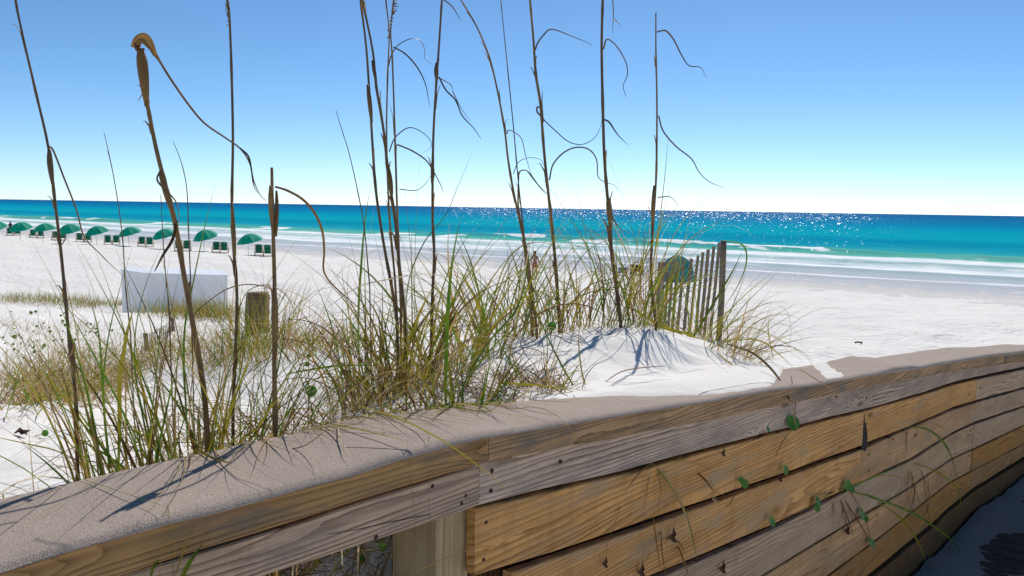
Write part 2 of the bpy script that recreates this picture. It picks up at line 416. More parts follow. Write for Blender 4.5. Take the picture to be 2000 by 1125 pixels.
A[:nK, nK] = 1; A[:nK, nK+1:] = cu; A[nK, :nK] = 1; A[nK+1:, :nK] = cu.T
wts = np.linalg.solve(A, np.concatenate([ch, [0, 0, 0]]))
def beach_base(X, Y):
    s = .562 * X + .827 * Y
    return -4.27 - .53 * sst(34, 53.4, s) - 1.6 * sst(53.4, 130, s)
def dune(X, Y):
    X = np.asarray(X, float); Y = np.asarray(Y, float); sh = X.shape
    Yc = np.maximum(Y, 1.3); u = np.clip(X / Yc, -.95, .95) * 1.6; v = np.log(Yc)
    q = np.stack([u.ravel(), v.ravel()], 1); out = np.zeros(len(q))
    for i in range(0, len(q), 20000):
        qq = q[i:i+20000]
        out[i:i+20000] = tps(((qq[:, None] - cu[None]) ** 2).sum(-1)) @ wts[:nK] + wts[nK] + qq @ wts[nK+1:]
    out = np.clip(out.reshape(sh), -4.6, -.6)
    b = beach_base(X, Y); k = sst(19, 27, Y)
    return out * (1 - k) + b * k
capBv = np.vectorize(lambda t: capB(t) - C0); capFv = np.vectorize(lambda t: capF(t) - C0)
OFF_T = [-30, -2, 1.0, 1.4, 1.8, 2.05, 2.3, 2.7, 3.5, 3.9, 4.2, 4.4, 4.7, 5.2, 8, 14, 60]
OFF_H = [-.5, -.45, -.40, -.36, -.22, -.10, -.005, .01, .02, .02, .015, -.005, -.06, -.25, -.5, -.6, -.6]
PF_T = [2.1, 2.25, 2.6, 2.9, 3.1, 3.5, 3.65, 4.0, 4.3, 4.45]
PF_P = [1.95, 1.885, 1.82, 1.70, 1.62, 1.60, 1.64, 1.76, 1.87, 1.95]
wpv = np.vectorize(wp)
def terrain_tp(t, p):
    """height of the sand against the eye in wall coordinates"""
    t = np.asarray(t, float); p = np.asarray(p, float)
    X = D.x * t + N.x * p; Y = D.y * t + N.y * p
    h = dune(X, Y)
    pp = p - wpv(t)
    near = np.interp(t, OFF_T, OFF_H) + capBv(np.clip(t, -20, 16))
    k = 1 - sst(1.95, 2.75, pp)
    k = np.where(t > 16, k * 0, k)
    h = h * (1 - k) + near * k
    # sand blown over the cap
    pf = np.interp(t, PF_T, PF_P)
    q = np.clip((pp - 1.60) / .30, 0, 1)
    top = capFv(np.clip(t, -20, 16)) * (1 - q) + capBv(np.clip(t, -20, 16)) * q
    cover = -.035 + .043 * sst(-.07, .03, pp - pf) + .026 * sst(0, .22, pp - pf)
    over = top + cover
    on = (pp < 1.90) & (t > 2.1) & (t < 4.45)
    h = np.where(on, over, h)
    under = (pp < 1.90) & ~on
    h = np.where(under, np.minimum(h, top - .05), h)
    h = np.where((pp < 1.72) & ~on & (t < 40) & (t > 2.3), np.minimum(h, top - 1.9), h)
    fade = (1 - sst(1.5, 2.0, t)) * (t > -6)
    slope = top + np.interp(t, OFF_T, OFF_H) - .62 * (1 - sst(1.68, 2.2, pp))
    h = np.where((pp < 2.2) & (fade > 0), h * (1 - fade) + np.minimum(h, slope) * fade, h)
    return h
def ground_z(X, Y):
    t = D.x * X + D.y * Y; p = N.x * X + N.y * Y
    return float(terrain_tp(np.array([t]), np.array([p]))[0]) + C0
def ground_hit(px, py, y0=1.6, y1=160):
    d = ray(px, py); prev = None
    for Y in np.geomspace(y0, y1, 500):
        P = EYE + d * (Y / d.y); g = ground_z(P.x, P.y)
        if P.z <= g: return Vector((P.x, P.y, g))
    return P
def spaced(lo, hi, fine, growth, start):
    a = [start]; s = fine
    while a[-1] < hi:
        a.append(a[-1] + s); s *= growth
    b = []; x = start; s = fine
    while x > lo:
        x -= s; s *= growth; b.append(x)
    return np.array(b[::-1] + a)
tt = spaced(-60, 330, .035, 1.0, 2.0) if False else np.concatenate([-np.geomspace(60, 1.2, 40), np.arange(-1.1, 8.0, .035), 8.0 + np.cumsum(.04 * 1.022 ** np.arange(245))])
tt = tt[tt < 420]
pu = np.concatenate([np.arange(0, 1.2, .03), 1.2 + np.cumsum(.032 * 1.0205 ** np.arange(300))])
pu = pu[pu < 330]
T, PU = np.meshgrid(tt, pu, indexing='ij')
PP = 1.667 + wpv(np.minimum(T, 40)) + PU
HH = terrain_tp(T, PP)
XX = D.x * T + N.x * PP; YY = D.y * T + N.y * PP
dist = np.hypot(XX, YY)
# wind ripple and lumps, growing softer far off
def vnoise(x, y, sc, seed):
    r = np.random.default_rng(seed); ang = r.uniform(0, 6.28, 9); k = sc * r.uniform(.5, 1.7, 9); ph = r.uniform(0, 6.28, 9)
    return sum(np.sin(np.cos(a) * x * q + np.sin(a) * y * q + f) for a, q, f in zip(ang, k, ph)) / 3.0
off_cap = sst(1.93, 2.3, PP - wpv(np.minimum(T, 40)))
HH = HH + off_cap * sst(.5, 2.5, YY) * (.010 * vnoise(XX, YY, 6, 1) + .005 * vnoise(XX, YY, 17, 2) + .03 * vnoise(XX, YY, 2.2, 3) + .012 * vnoise(XX, YY, 9.5, 6))
HH = HH + sst(9, 25, dist) * .05 * vnoise(XX, YY, .8, 4) * (1 - sst(40, 60, .562 * XX + .827 * YY))
nt_, np_ = T.shape
vv = np.stack([XX, YY, HH + C0], -1).reshape(-1, 3)
idx = np.arange(nt_ * np_).reshape(nt_, np_)
ff = np.stack([idx[:-1, :-1], idx[1:, :-1], idx[1:, 1:], idx[:-1, 1:]], -1).reshape(-1, 4)
def grid_mesh(name, vv, ff, mat):
    me = bpy.data.meshes.new(name)
    me.vertices.add(len(vv)); me.vertices.foreach_set('co', vv.astype(np.float32).ravel())
    me.loops.add(len(ff) * 4); me.loops.foreach_set('vertex_index', ff.astype(np.int32).ravel())
    me.polygons.add(len(ff)); me.polygons.foreach_set('loop_start', np.arange(0, len(ff) * 4, 4, dtype=np.int32))
    me.polygons.foreach_set('use_smooth', np.ones(len(ff), bool))
    me.update(calc_edges=True); me.validate(); me.materials.append(mat)
    o = bpy.data.objects.new(name, me); COL.objects.link(o); return o
beach = grid_mesh('beach_sand', vv, ff, M['sand'])
tag(beach, 'white quartz sand of the dune and the open beach', None, None, 'structure')
# lower sand on the far side of the walkway and behind the viewer
tl = np.concatenate([-np.geomspace(400, 3, 30), np.arange(-2.5, 16, .5), np.geomspace(16.5, 420, 30)])
pl_ = np.concatenate([-np.geomspace(400, 2, 40), np.linspace(-1.6, 1.55, 12)])
T2, P2 = np.meshgrid(tl, pl_, indexing='ij')
H2 = np.vectorize(lambda t: max(floor_h(min(t, 30)) - C0, -4.27) - .35)(T2)
H2 = np.where(T2 > 30, -4.5, np.minimum(H2, np.maximum(H2, -4.5)))
X2 = D.x * T2 + N.x * P2; Y2 = D.y * T2 + N.y * P2
H2 = np.minimum(H2, np.where(.562 * X2 + .827 * Y2 > 50, -5.6, 0))
i2 = np.arange(T2.size).reshape(T2.shape)
lower = grid_mesh('lower_sand', np.stack([X2, Y2, H2 + C0], -1).reshape(-1, 3),
                  np.stack([i2[:-1, :-1], i2[1:, :-1], i2[1:, 1:], i2[:-1, 1:]], -1).reshape(-1, 4), M['sand'])
tag(lower, 'white sand under and beyond the walkway', None, None, 'structure')

# ------------------------------------------------------------------ sea
SN = Vector((.562, .827, 0)).normalized(); SQ = Vector((-SN.y, SN.x, 0))
ss = np.concatenate([np.arange(50, 125, .4), 125 + np.cumsum(.42 * 1.021 ** np.arange(420))]); ss = np.append(ss[ss < 30000], 40000)
qq = np.concatenate([np.linspace(-420, -82, 70), np.arange(-80, 90, 1.1), np.linspace(92, 420, 80)])
S, Q0 = np.meshgrid(ss, qq, indexing='ij')
Q = Q0 * np.maximum(1, S / 160)
wob = 2.2 * vnoise(S * .3, Q, .055, 11) + 1.1 * vnoise(S * .3, Q, .17, 12)
amp = np.clip(.62 + .5 * vnoise(S * .15, Q, .07, 13), .08, 1.1)
def ridge(c, w_front, w_back):
    x = S - c - wob
    return np.where(x < 0, np.exp(-(x / w_front) ** 2), np.exp(-(x / w_back) ** 2))
Z = .62 * amp * ridge(104, 1.7, 4.5) + .20 * ridge(86, 1.2, 5) + .16 * ridge(73, .8, 4) + .09 * ridge(63.5, .5, 3) + .26 * amp * ridge(135, 5, 8) + .2 * ridge(160, 7, 9)
chop = (.045 * vnoise(S, Q, .9, 21) + .03 * vnoise(S, Q, 2.0, 22) + .05 * vnoise(S, Q, .4, 23)) * sst(58, 110, S) * (1 - sst(250, 500, S))
Z = Z + chop + .012 * vnoise(S, Q, 1.3, 24) * (1 - sst(60, 120, S))
VX = SN.x * S + SQ.x * Q; VY = SN.y * S + SQ.y * Q
i3 = np.arange(S.size).reshape(S.shape)
sea = grid_mesh('sea', np.stack([VX, VY, Z], -1).reshape(-1, 3),
                np.stack([i3[:-1, :-1], i3[:-1, 1:], i3[1:, 1:], i3[1:, :-1]], -1).reshape(-1, 4), None)
m = NT('sea_water'); geo = m.n('ShaderNodeNewGeometry'); P = geo.outputs['Position']
rotm = m.mapping(P, (1, 1, 1), (0, 0, 0), (0, 0, -math.atan2(SN.y, SN.x)))      # x = offshore distance, y = along the shore
sx = m.n('ShaderNodeSeparateXYZ'); m.l(rotm, sx.inputs[0]); s_ = sx.outputs[0]
al = m.mapping(rotm, (.12, .02, .1))
wv = m.math('SUBTRACT', m.noise(al, 1.0, 4, .6), .5)
sw = m.math('ADD', s_, m.math('MULTIPLY', m.math('MULTIPLY', wv, s_), .22))
lg = m.math('DIVIDE', m.math('LOGARITHM', m.math('DIVIDE', sw, 50.0), 2.718281828), math.log(100.0))
def L_(s): return math.log(s / 50.0) / math.log(100.0)
body = m.ramp(lg, [(L_(52),(.62,.60,.57)),(L_(58),(.50,.51,.53)),(L_(70),(.42,.47,.51)),(L_(90),(.26,.46,.45)),(L_(103),(.10,.42,.35)),
   (L_(112),(.035,.36,.40)),(L_(128),(.008,.285,.40)),(L_(150),(.004,.245,.38)),(L_(178),(.006,.33,.42)),(L_(240),(.004,.31,.42)),
   (L_(310),(.003,.26,.41)),(L_(450),(.002,.195,.37)),(L_(900),(.002,.145,.32)),(L_(2500),(.004,.115,.285))])
# foam: lacy sheets inside the surf zone
fv = m.mapping(rotm, (.55, .13, 1))
f1 = m.noise(fv, 1.0, 6, .68, .6); f2 = m.noise(m.mapping(rotm, (1.6, .6, 1)), 1.0, 5, .7, .8)
ff_ = m.math('ADD', m.math('MULTIPLY', f1, .65), m.math('MULTIPLY', f2, .35))
sj = m.math('ADD', s_, m.math('MULTIPLY', m.math('SUBTRACT', m.noise(m.mapping(rotm, (.05, .05, 1)), 1.0, 4, .6), .5), 9.0))
lj = m.math('DIVIDE', m.math('SUBTRACT', sj, 50.0), 70.0)
def q_(s): return (s - 50.0) / 70.0
dens = m.ramp(lj, [(0,(.0,)*3),(q_(53.6),(.25,)*3),(q_(54.6),(.60,)*3),(q_(56),(.42,)*3),(q_(62),(.38,)*3),(q_(64.3),(.86,)*3),(q_(66.5),(.55,)*3),(q_(71),(.45,)*3),(q_(74),(.92,)*3),(q_(84),(.70,)*3),(q_(92),(.93,)*3),(q_(97),(.82,)*3),(q_(100.5),(.42,)*3),(q_(104),(.26,)*3),(q_(110),(.0,)*3)])
foam = m.ramp(m.math('ADD', ff_, m.math('SUBTRACT', dens, 1.0)), [(-.0 + .0,(0,0,0)),(.16,(0,0,0)),(.42,(1,1,1))])
cn = m.noise(m.mapping(rotm, (.03, .085, 1), (3.1, 7.7, 0)), 1.0, 3, .55)
cg = m.math('SUBTRACT', 1.0, m.math('MULTIPLY', m.math('ABSOLUTE', m.math('SUBTRACT', sj, 103.0)), .22), clamp=True)
crest = m.ramp(m.math('MULTIPLY', m.ramp(cn, [(.55,(0,0,0)),(.62,(1,1,1))]), cg), [(.15,(0,0,0)),(.5,(1,1,1))])
foam = m.math('MAXIMUM', foam, crest)
col = m.mix(foam, body, (.86,.87,.88))
near = m.math('MULTIPLY', m.math('SUBTRACT', s_, 95.0), .03, clamp=True)
w1 = m.noise(m.mapping(rotm, (1.1, .55, 1)), 1.0, 5, .62); w2 = m.noise(m.mapping(rotm, (.09, .035, 1)), 1.0, 3, .6); w3 = m.noise(m.mapping(rotm, (4, 2.4, 1)), 1.0, 3, .6)
hh = m.math('ADD', m.math('ADD', w1, m.math('MULTIPLY', w2, 1.2)), m.math('MULTIPLY', w3, .35))
nb = m.bump(hh, 1.0, .62)
df = m.n('ShaderNodeBsdfDiffuse'); m.l(col, df.inputs[0])
nd = m.bump(hh, .35, .3); m.l(nd, df.inputs['Normal'])
# wind facets, larger with distance from the shore
cf = m.n('ShaderNodeCombineXYZ'); m.l(m.math('MULTIPLY', m.math('LOGARITHM', m.math('MAXIMUM', s_, 1.0), 2.718281828), 95.0), cf.inputs[0])
m.l(m.math('MULTIPLY', m.math('DIVIDE', sx.outputs[1], m.math('MAXIMUM', s_, 1.0)), 1000.0), cf.inputs[1])
fvo = m.n('ShaderNodeTexVoronoi', voronoi_dimensions='2D'); m.val(fvo, Scale=1.0, Randomness=1.0); m.l(cf.outputs[0], fvo.inputs['Vector'])
csep = m.n('ShaderNodeSeparateColor'); m.l(fvo.outputs['Color'], csep.inputs[0])
tx = m.math('MULTIPLY', m.math('SUBTRACT', csep.outputs[0], .5), .62); ty = m.math('MULTIPLY', m.math('SUBTRACT', csep.outputs[1], .62), 1.0)
fn = m.n('ShaderNodeCombineXYZ'); m.l(tx, fn.inputs[0]); m.l(ty, fn.inputs[1]); fn.inputs[2].default_value = 1.0
fnn = m.n('ShaderNodeVectorMath', operation='NORMALIZE'); m.l(fn.outputs[0], fnn.inputs[0])
gl = m.n('ShaderNodeBsdfGlossy'); gl.inputs['Roughness'].default_value = .16; gl.inputs[0].default_value = (1, 1, 1, 1); m.l(fnn.outputs[0], gl.inputs['Normal'])
far_ = m.math('MULTIPLY', m.math('SUBTRACT', s_, 190.0), .0018, clamp=True)
fc = m.math('MULTIPLY', m.math('MULTIPLY', m.math('ADD', .001, m.math('MULTIPLY', far_, .023)), 1.0), m.math('SUBTRACT', 1.0, foam))
mxs = m.n('ShaderNodeMixShader'); m.l(fc, mxs.inputs[0]); m.l(df.outputs[0], mxs.inputs[1]); m.l(gl.outputs[0], mxs.inputs[2])
pr = mxs.outputs[0]
sea.data.materials.clear(); sea.data.materials.append(m.done(pr))
tag(sea, 'emerald to deep blue sea with white surf along the shore', None, None, 'structure')

# ------------------------------------------------------------------ the timber wall and its cap
wall = thing('timber_wall', 'weathered timber retaining wall with wide gritty cap beside the sloping walkway', 'wall', (0, 0, 0), ROTW)
def board(name, mat, t0, t1, top, bot, pf, th, parent=wall, step=.12, wav=.002, notch=None, label=None, bev=.004):
    mb = MB(); n = max(3, int((t1 - t0) / step)); ts = [t0 + (t1 - t0) * i / n for i in range(n + 1)]
    if notch: ts = sorted(ts + [notch[0] + notch[1] * k / 6 for k in range(-6, 7) if t0 < notch[0] + notch[1] * k / 6 < t1])
    sd = random.uniform(0, 100); q = []
    for t in ts:
        a, b = top(t), bot(t)
        if notch and abs(t - notch[0]) < notch[1]:
            b += notch[2] * math.sqrt(1 - ((t - notch[0]) / notch[1]) ** 2)
        a += .0012 * math.sin(t * 9 + sd); b += .0012 * math.sin(t * 7.3 + sd * 2)
        o = wp(t) + pf + wav * math.sin(t * 2.1 + sd)
        c = bev
        q += [(t, o + c, a), (t, o, a - c), (t, o, b + c), (t, o + c, b), (t, o + th - c, b), (t, o + th, b + c), (t, o + th, a - c), (t, o + th - c, a)]
    fs_ = []
    for i in range(len(ts) - 1):
        for j in range(8):
            fs_.append((i*8+j, (i+1)*8+j, (i+1)*8+(j+1)%8, i*8+(j+1)%8))
    k = (len(ts) - 1) * 8
    fs_ += [tuple(range(8)), tuple(k + j for j in range(7, -1, -1))]
    mb.add(q, fs_)
    o = mb.build(name, mat, parent, smooth=False)
    if label: o['label'] = label
    return o
t930, t940, t1004 = tpx(930), tpx(941), tpx(1004)
t1688, t1905, t1626 = tpx(1688), tpx(1905), tpx(1624)
TE, TS = 15.0, -3.5
g = .003
# cap boards (wooden nosing under the grit), rail boards
capT = lambda t: capFw(t)
board('cap_board', M['cap'], TS, t940 - g, capT, capBot, P0 - .03, .30)
board('cap_board', M['cap'], t940 + g, t1905 + .6, capT, capBot, P0 - .028, .30)
board('cap_board', M['cap'], t1905 + .606, TE, capT, capBot, P0 - .03, .30)
rb = [board('rail_board', M['rail'], TS, t940 - .006 - g, railT, railB, P0, .038, label='pale split rail board with a long crack over the open bay'),
      board('rail_board', M['rail'], t940 - .004, t1626, railT, railB, P0 + .001, .038, label='grey rail board with wavy grain and two rusty nails'),
      board('rail_board', M['rail'], t1626 + .005, t1905 - .005, railT, railB, P0 + .001, .038),
      board('rail_board', M['rail'], t1905, TE, railT, railB, P0, .038)]
# planks, five courses; joints at the posts
board('plank', M['plank'], t930, t1688 - .006, pl1T, pl1B, P0, .036, notch=None)
board('plank', M['plank'], t1688 + .006, t1905 - .005, pl1T, pl1B, P0, .036)
board('plank', M['plank_grey'], t1905 + .002, TE, pl1T, pl1B, P0 + .002, .036)
board('plank', M['plank'], t1004, t1688 - .004, pl2T, pl2B, P0 + .002, .036)
board('plank', M['plank'], t1688 + .004, t1905 - .005, pl2T, pl2B, P0, .036)
board('plank', M['plank_grey'], t1905 + .002, TE, pl2T, pl2B, P0, .036)
board('plank', M['plank_grey'], t930, tpx(1770), pl3T, pl3B, P0, .036, label='greyed plank in the third course')
board('plank', M['plank_grey'], tpx(1770) + .006, t1905 - .005, pl3T, pl3B, P0 + .002, .036)
board('plank', M['plank_grey'], t1905 + .002, TE, pl3T, pl3B, P0, .036)
board('plank', M['plank'], t930, t1905 - .005, pl4T, pl4B, P0 + .003, .036)
board('plank', M['plank_gold'], t1905 + .002, TE, pl4T, pl4B, P0, .036)
board('plank', M['plank_gold'], t930, t1905 - .005, pl5T, pl5B, P0, .036)
board('plank', M['plank_gold'], t1905 + .002, TE, pl5T, pl5B, P0 + .002, .036)
board('kick_board', M['kick'], t930, t1905 - .003, kickT, lambda t: kickB(t) - .12, P0 - .012, .045)
board('kick_board', M['kick'], t1905 + .003, TE, kickT, lambda t: kickB(t) - .12, P0 - .012, .045)
# backing behind the plank gaps
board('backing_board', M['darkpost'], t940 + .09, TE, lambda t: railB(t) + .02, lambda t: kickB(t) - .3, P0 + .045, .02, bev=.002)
# posts
def post(name, mat, t0, t1, pf, pt_, label=None, zb=None):
    tm = (t0 + t1) / 2
    return board(name, mat, t0, t1, lambda t: railT(tm) - .01, lambda t: (zb if zb is not None else floor_h(tm) - .5), pf, pt_, step=.08, wav=0, label=label, bev=.006)
tp0 = on_wall(852, 1050, P0 + .042)[0]; tp1 = on_wall(904, 1050, P0 + .042)[0]
post('post', M['post'], tp0, tp1 + .02, P0 + .042, .195, 'square pale post standing in the open bay')
post('post', M['darkpost'], tp1 + .026, t940 + .085, P0 + .052, .12, 'dark stained post behind the plank ends')
for tq in (-1.9,):
    post('post', M['post'], tq, tq + .14, P0 + .042, .14)
# nails
def nail(px, py, r=.006, p=P0):
    t, h = on_wall(px, py, p); mb = MB(); o = wp(t) + p
    mb.tube([(t, o + .01, h), (t, o - .0015, h), (t, o - .003, h)], [r, r, r * .6], 8)
    mb.build('nail', M['nail'], wall)
for x, y in [(961,920),(959,959),(909,968),(844,949),(901,983),(949,1020),(944,1093),(734,1049),(1095,902),(1692,777),(1634,775),(1655,1000),(1640,872),(1745,858),(1893,752),(1893,770),(1915,757),(1893,800),(1893,812),(1895,842),(1913,845),(1893,890),(1913,892),(1890,930),(1692,828),(1692,858),(1697,888),(1697,920)]:
    nail(x, y, .0068)
# crack in the pale rail board and the hole at the joint of two planks
def streak(name, pts, w, p=P0 - .0015, mat=M['void']):
    q = []; n = len(pts)
    for i, (x, y) in enumerate(pts):
        t, h = on_wall(x, y, p); ww = w * math.sin(math.pi * (i + .15) / (n - .7)) if n > 2 else w
        q.append((t, h, max(.0004, ww)))
    mb = MB(); vs_ = []; 
    for t, h, ww in q:
        o = wp(t) + p
        vs_ += [(t, o, h + ww), (t, o, h - ww), (t, o + .012, h - ww), (t, o + .012, h + ww)]
    fs_ = []
    for i in range(n - 1):
        for j in range(4): fs_.append((i*4+j, (i+1)*4+j, (i+1)*4+(j+1)%4, i*4+(j+1)%4))
    fs_ += [(0,1,2,3), tuple((n-1)*4 + j for j in (3,2,1,0))]
    mb.add(vs_, fs_); return mb.build(name, mat, wall, smooth=False)
streak('crack', [(850,950),(880,937),(910,930),(925,926),(939,920)], .003)
streak('crack', [(640,1044),(700,1034),(760,1020),(820,1008),(870,999),(938,970)], .0014)
streak('crack', [(300,1105),(380,1080),(470,1050),(560,1015)], .0014)
mb = MB(); hp = [(1686,806),(1684,822),(1680,836),(1678,852),(1680,868),(1684,878),(1689,882),(1693,874),(1694,855),(1693,838),(1689,824),(1688,806)]
ring = [on_wall(x, y) for x, y in hp]
cc = np.mean(ring, 0); vs_ = [(t, P0 - .0015, h) for t, h in ring] + [(cc[0] + (t - cc[0]) * .75, P0 + .03, cc[1] + (h - cc[1]) * .75) for t, h in ring]
k = len(ring)
mb.add(vs_, [(i, (i+1) % k, k + (i+1) % k, k + i) for i in range(k)] + [tuple(range(k))])
mb.build('knot_hole', M['void'], wall, smooth=False)

# grit covering on the cap, cut into lengths, buckled
def cover(t0, t1, label):
    mb = MB(); n = int((t1 - t0) / .035); us = [0, .012, .03, .06, .12, .22, .34, .46, .58, .70, .80, .9, .97, 1.0]; rows = []
    for i in range(n + 1):
        t = t0 + (t1 - t0) * i / n; a, b = capF(t), capB(t); o = wp(t)
        lo = min(capFw(t), a - .012)
        row = []
        for u in us:
            p = 1.585 + .325 * u
            z = a + (b - a) * u
            rnd = .011 * (max(0, 1 - u / .06)) ** 2 + .008 * (max(0, (u - .95) / .05)) ** 2
            z -= rnd
            z += .0022 * mnoise.noise(Vector((t * 6, p * 9, 1.7))) + .0012 * mnoise.noise(Vector((t * 31, p * 31, 4)))
            if 0 < u < .06: z += 0
            pj = .0035 * mnoise.noise(Vector((t * 23, 7, u))) if u < .05 else 0
            row.append((t, o + p + pj, z))
        row.append((t, o + 1.908, min(row[-1][2] - .02, b - .02)))
        row.append((t, o + 1.60, lo + .001)); row.append((t, o + 1.583 + pj, lo))
        rows.append(row)
    w = len(rows[0])
    vs_ = [p for r in rows for p in r]
    fs_ = [(i*w+j, (i+1)*w+j, (i+1)*w+(j+1)%w, i*w+(j+1)%w) for i in range(n) for j in range(w)]
    fs_ += [tuple(range(w)), tuple(n*w + j for j in range(w-1, -1, -1))]
    mb.add(vs_, fs_); o = mb.build('grit_cover', M['grit'], wall); o['label'] = label; return o
cover(TS, tpx(1990), 'gritty grey covering on the cap, half buried in sand and buckled near its end')
cover(tpx(1990) + .003, TE, 'gritty grey covering on the lower end of the cap')
# white sand blown right over to the front edge of the cap
mb = MB(); tg_ = np.arange(2.7, 4.05, .02); pg_ = np.arange(1.601, 1.70, .0075); rows = []
for t in tg_:
    pf = float(np.interp(t, PF_T, PF_P)) + .012 * mnoise.noise(Vector((t * 9, 2, 5)))
    for p in pg_:
        qf = min(1, max(0, (p - 1.60) / .30)); top = capF(t) * (1 - qf) + capB(t) * qf
        z = top + (.008 + .026 * float(sst(0, .22, p - pf)) if p > pf + .03 else -.035 + .043 * float(sst(-.07, .03, p - pf))) - .0015 - (.03 if p < 1.605 else 0)
        rows.append((t, p, z))
w_ = len(pg_)
mb.add(rows, [(i*w_+j, (i+1)*w_+j, (i+1)*w_+j+1, i*w_+j+1) for i in range(len(tg_)-1) for j in range(w_-1)])
o = mb.build('sand_cover', M['drift']); o.rotation_euler = (0, 0, ROTW)
tag(o, 'white dune sand blown over the cap to its front edge', None, None, 'stuff')
# patch of white sand left lying on the cap
mb = MB(); n1, n2 = 22, 16; rows = []
for i in range(n1 + 1):
    for j in range(n2 + 1):
        u = j / n2; ta = 4.36 + .52 * u ; t = ta + (i / n1 - .5) * (.34 - .1 * u)
        p = 1.592 + .31 * u; e = min(i, n1 - i) / (n1 / 2)
        base = capF(t) + (capB(t) - capF(t)) * ((p - 1.585) / .325)
        z = base - .004 + .012 * min(1, e * 2.2) * (.7 + .6 * mnoise.noise(Vector((t * 14, p * 14, 0)))) - (.012 if u < .06 else 0)
        rows.append((t + .03 * mnoise.noise(Vector((p * 20, 3, i * .3))), p, z))
mb.add(rows, [(i*(n2+1)+j, (i+1)*(n2+1)+j, (i+1)*(n2+1)+j+1, i*(n2+1)+j+1) for i in range(n1) for j in range(n2)])
o = mb.build('sand_patch', M['drift']); o.rotation_euler = (0, 0, ROTW)
tag(o, 'patch of white sand spilled across the wall cap', None, None, 'stuff')

# ------------------------------------------------------------------ walkway deck
walk = thing('boardwalk', 'dark plank walkway sloping down beside the timber wall', 'boardwalk', (0, 0, 0), ROTW)
k = 0; t = -2.4
while t < 14.5:
    w = .138; sl_ = (floor_h(t + w) - floor_h(t)) / w
    mb = MB(); z0, z1 = floor_h(t) - .012, floor_h(t + w) - .012
    jz = random.uniform(-.0025, .0025); ps = [-1.0, -.2, .5, 1.1, P0 - .03]
    q = []
    for p in ps:
        o = wp(t)
        q += [(t + .004, p + o, z0 + jz - .003), (t + .010, p + o, z0 + jz), (t + w - .010, p + o, z1 + jz), (t + w - .004, p + o, z1 + jz - .003), (t + w - .004, p + o, z1 - .035), (t + .004, p + o, z0 - .035)]
    fs_ = [(i*6+j, i*6+(j+1)%6, (i+1)*6+(j+1)%6, (i+1)*6+j) for i in range(len(ps)-1) for j in range(6)]
    fs_ += [(5,4,3,2,1,0), tuple((len(ps)-1)*6 + j for j in range(6))]
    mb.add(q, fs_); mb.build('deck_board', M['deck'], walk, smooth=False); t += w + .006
# joists under the boards
for p in (-.9, .3, 1.5):
    board('joist', M['kick'], -2.4, 14.5, lambda t: floor_h(t) - .05, lambda t: floor_h(t) - .24, p, .045, parent=walk)
# blown sand on the deck
ts_ = np.arange(-2.4, 14.5, .03); ps_ = np.arange(-1.0, P0 - .012, .03)
TT, P3 = np.meshgrid(ts_, ps_, indexing='ij')
fl = np.vectorize(floor_h)(TT)
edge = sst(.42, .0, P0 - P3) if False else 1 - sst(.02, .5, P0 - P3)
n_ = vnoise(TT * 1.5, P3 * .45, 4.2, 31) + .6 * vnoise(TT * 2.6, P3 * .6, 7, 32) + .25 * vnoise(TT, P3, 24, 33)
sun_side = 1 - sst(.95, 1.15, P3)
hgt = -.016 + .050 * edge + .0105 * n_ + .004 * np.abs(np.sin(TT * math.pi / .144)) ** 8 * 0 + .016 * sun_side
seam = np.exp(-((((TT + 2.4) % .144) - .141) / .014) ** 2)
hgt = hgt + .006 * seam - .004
W3 = np.vectorize(wp)(TT)
X3 = D.x * TT + N.x * (P3 + W3); Y3 = D.y * TT + N.y * (P3 + W3)
i4 = np.arange(TT.size).reshape(TT.shape)
o = grid_mesh('drifted_sand', np.stack([X3, Y3, fl - .006 + hgt], -1).reshape(-1, 3), np.stack([i4[:-1, :-1], i4[1:, :-1], i4[1:, 1:], i4[:-1, 1:]], -1).reshape(-1, 4), M['shade_dirt'])
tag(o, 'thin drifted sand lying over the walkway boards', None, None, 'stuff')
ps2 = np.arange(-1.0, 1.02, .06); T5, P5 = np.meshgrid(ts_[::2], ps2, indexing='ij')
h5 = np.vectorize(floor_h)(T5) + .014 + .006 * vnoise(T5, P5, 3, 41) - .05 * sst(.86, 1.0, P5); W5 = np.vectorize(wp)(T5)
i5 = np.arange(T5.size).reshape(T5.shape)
o = grid_mesh('sunlit_sand', np.stack([D.x * T5 + N.x * (P5 + W5), D.y * T5 + N.y * (P5 + W5), h5], -1).reshape(-1, 3), np.stack([i5[:-1, :-1], i5[1:, :-1], i5[1:, 1:], i5[:-1, 1:]], -1).reshape(-1, 4), M['drift'])  # light copy of the deck sand, kept to the sunlit side
tag(o, 'white sand on the sunlit side of the walkway', None, None, 'stuff')

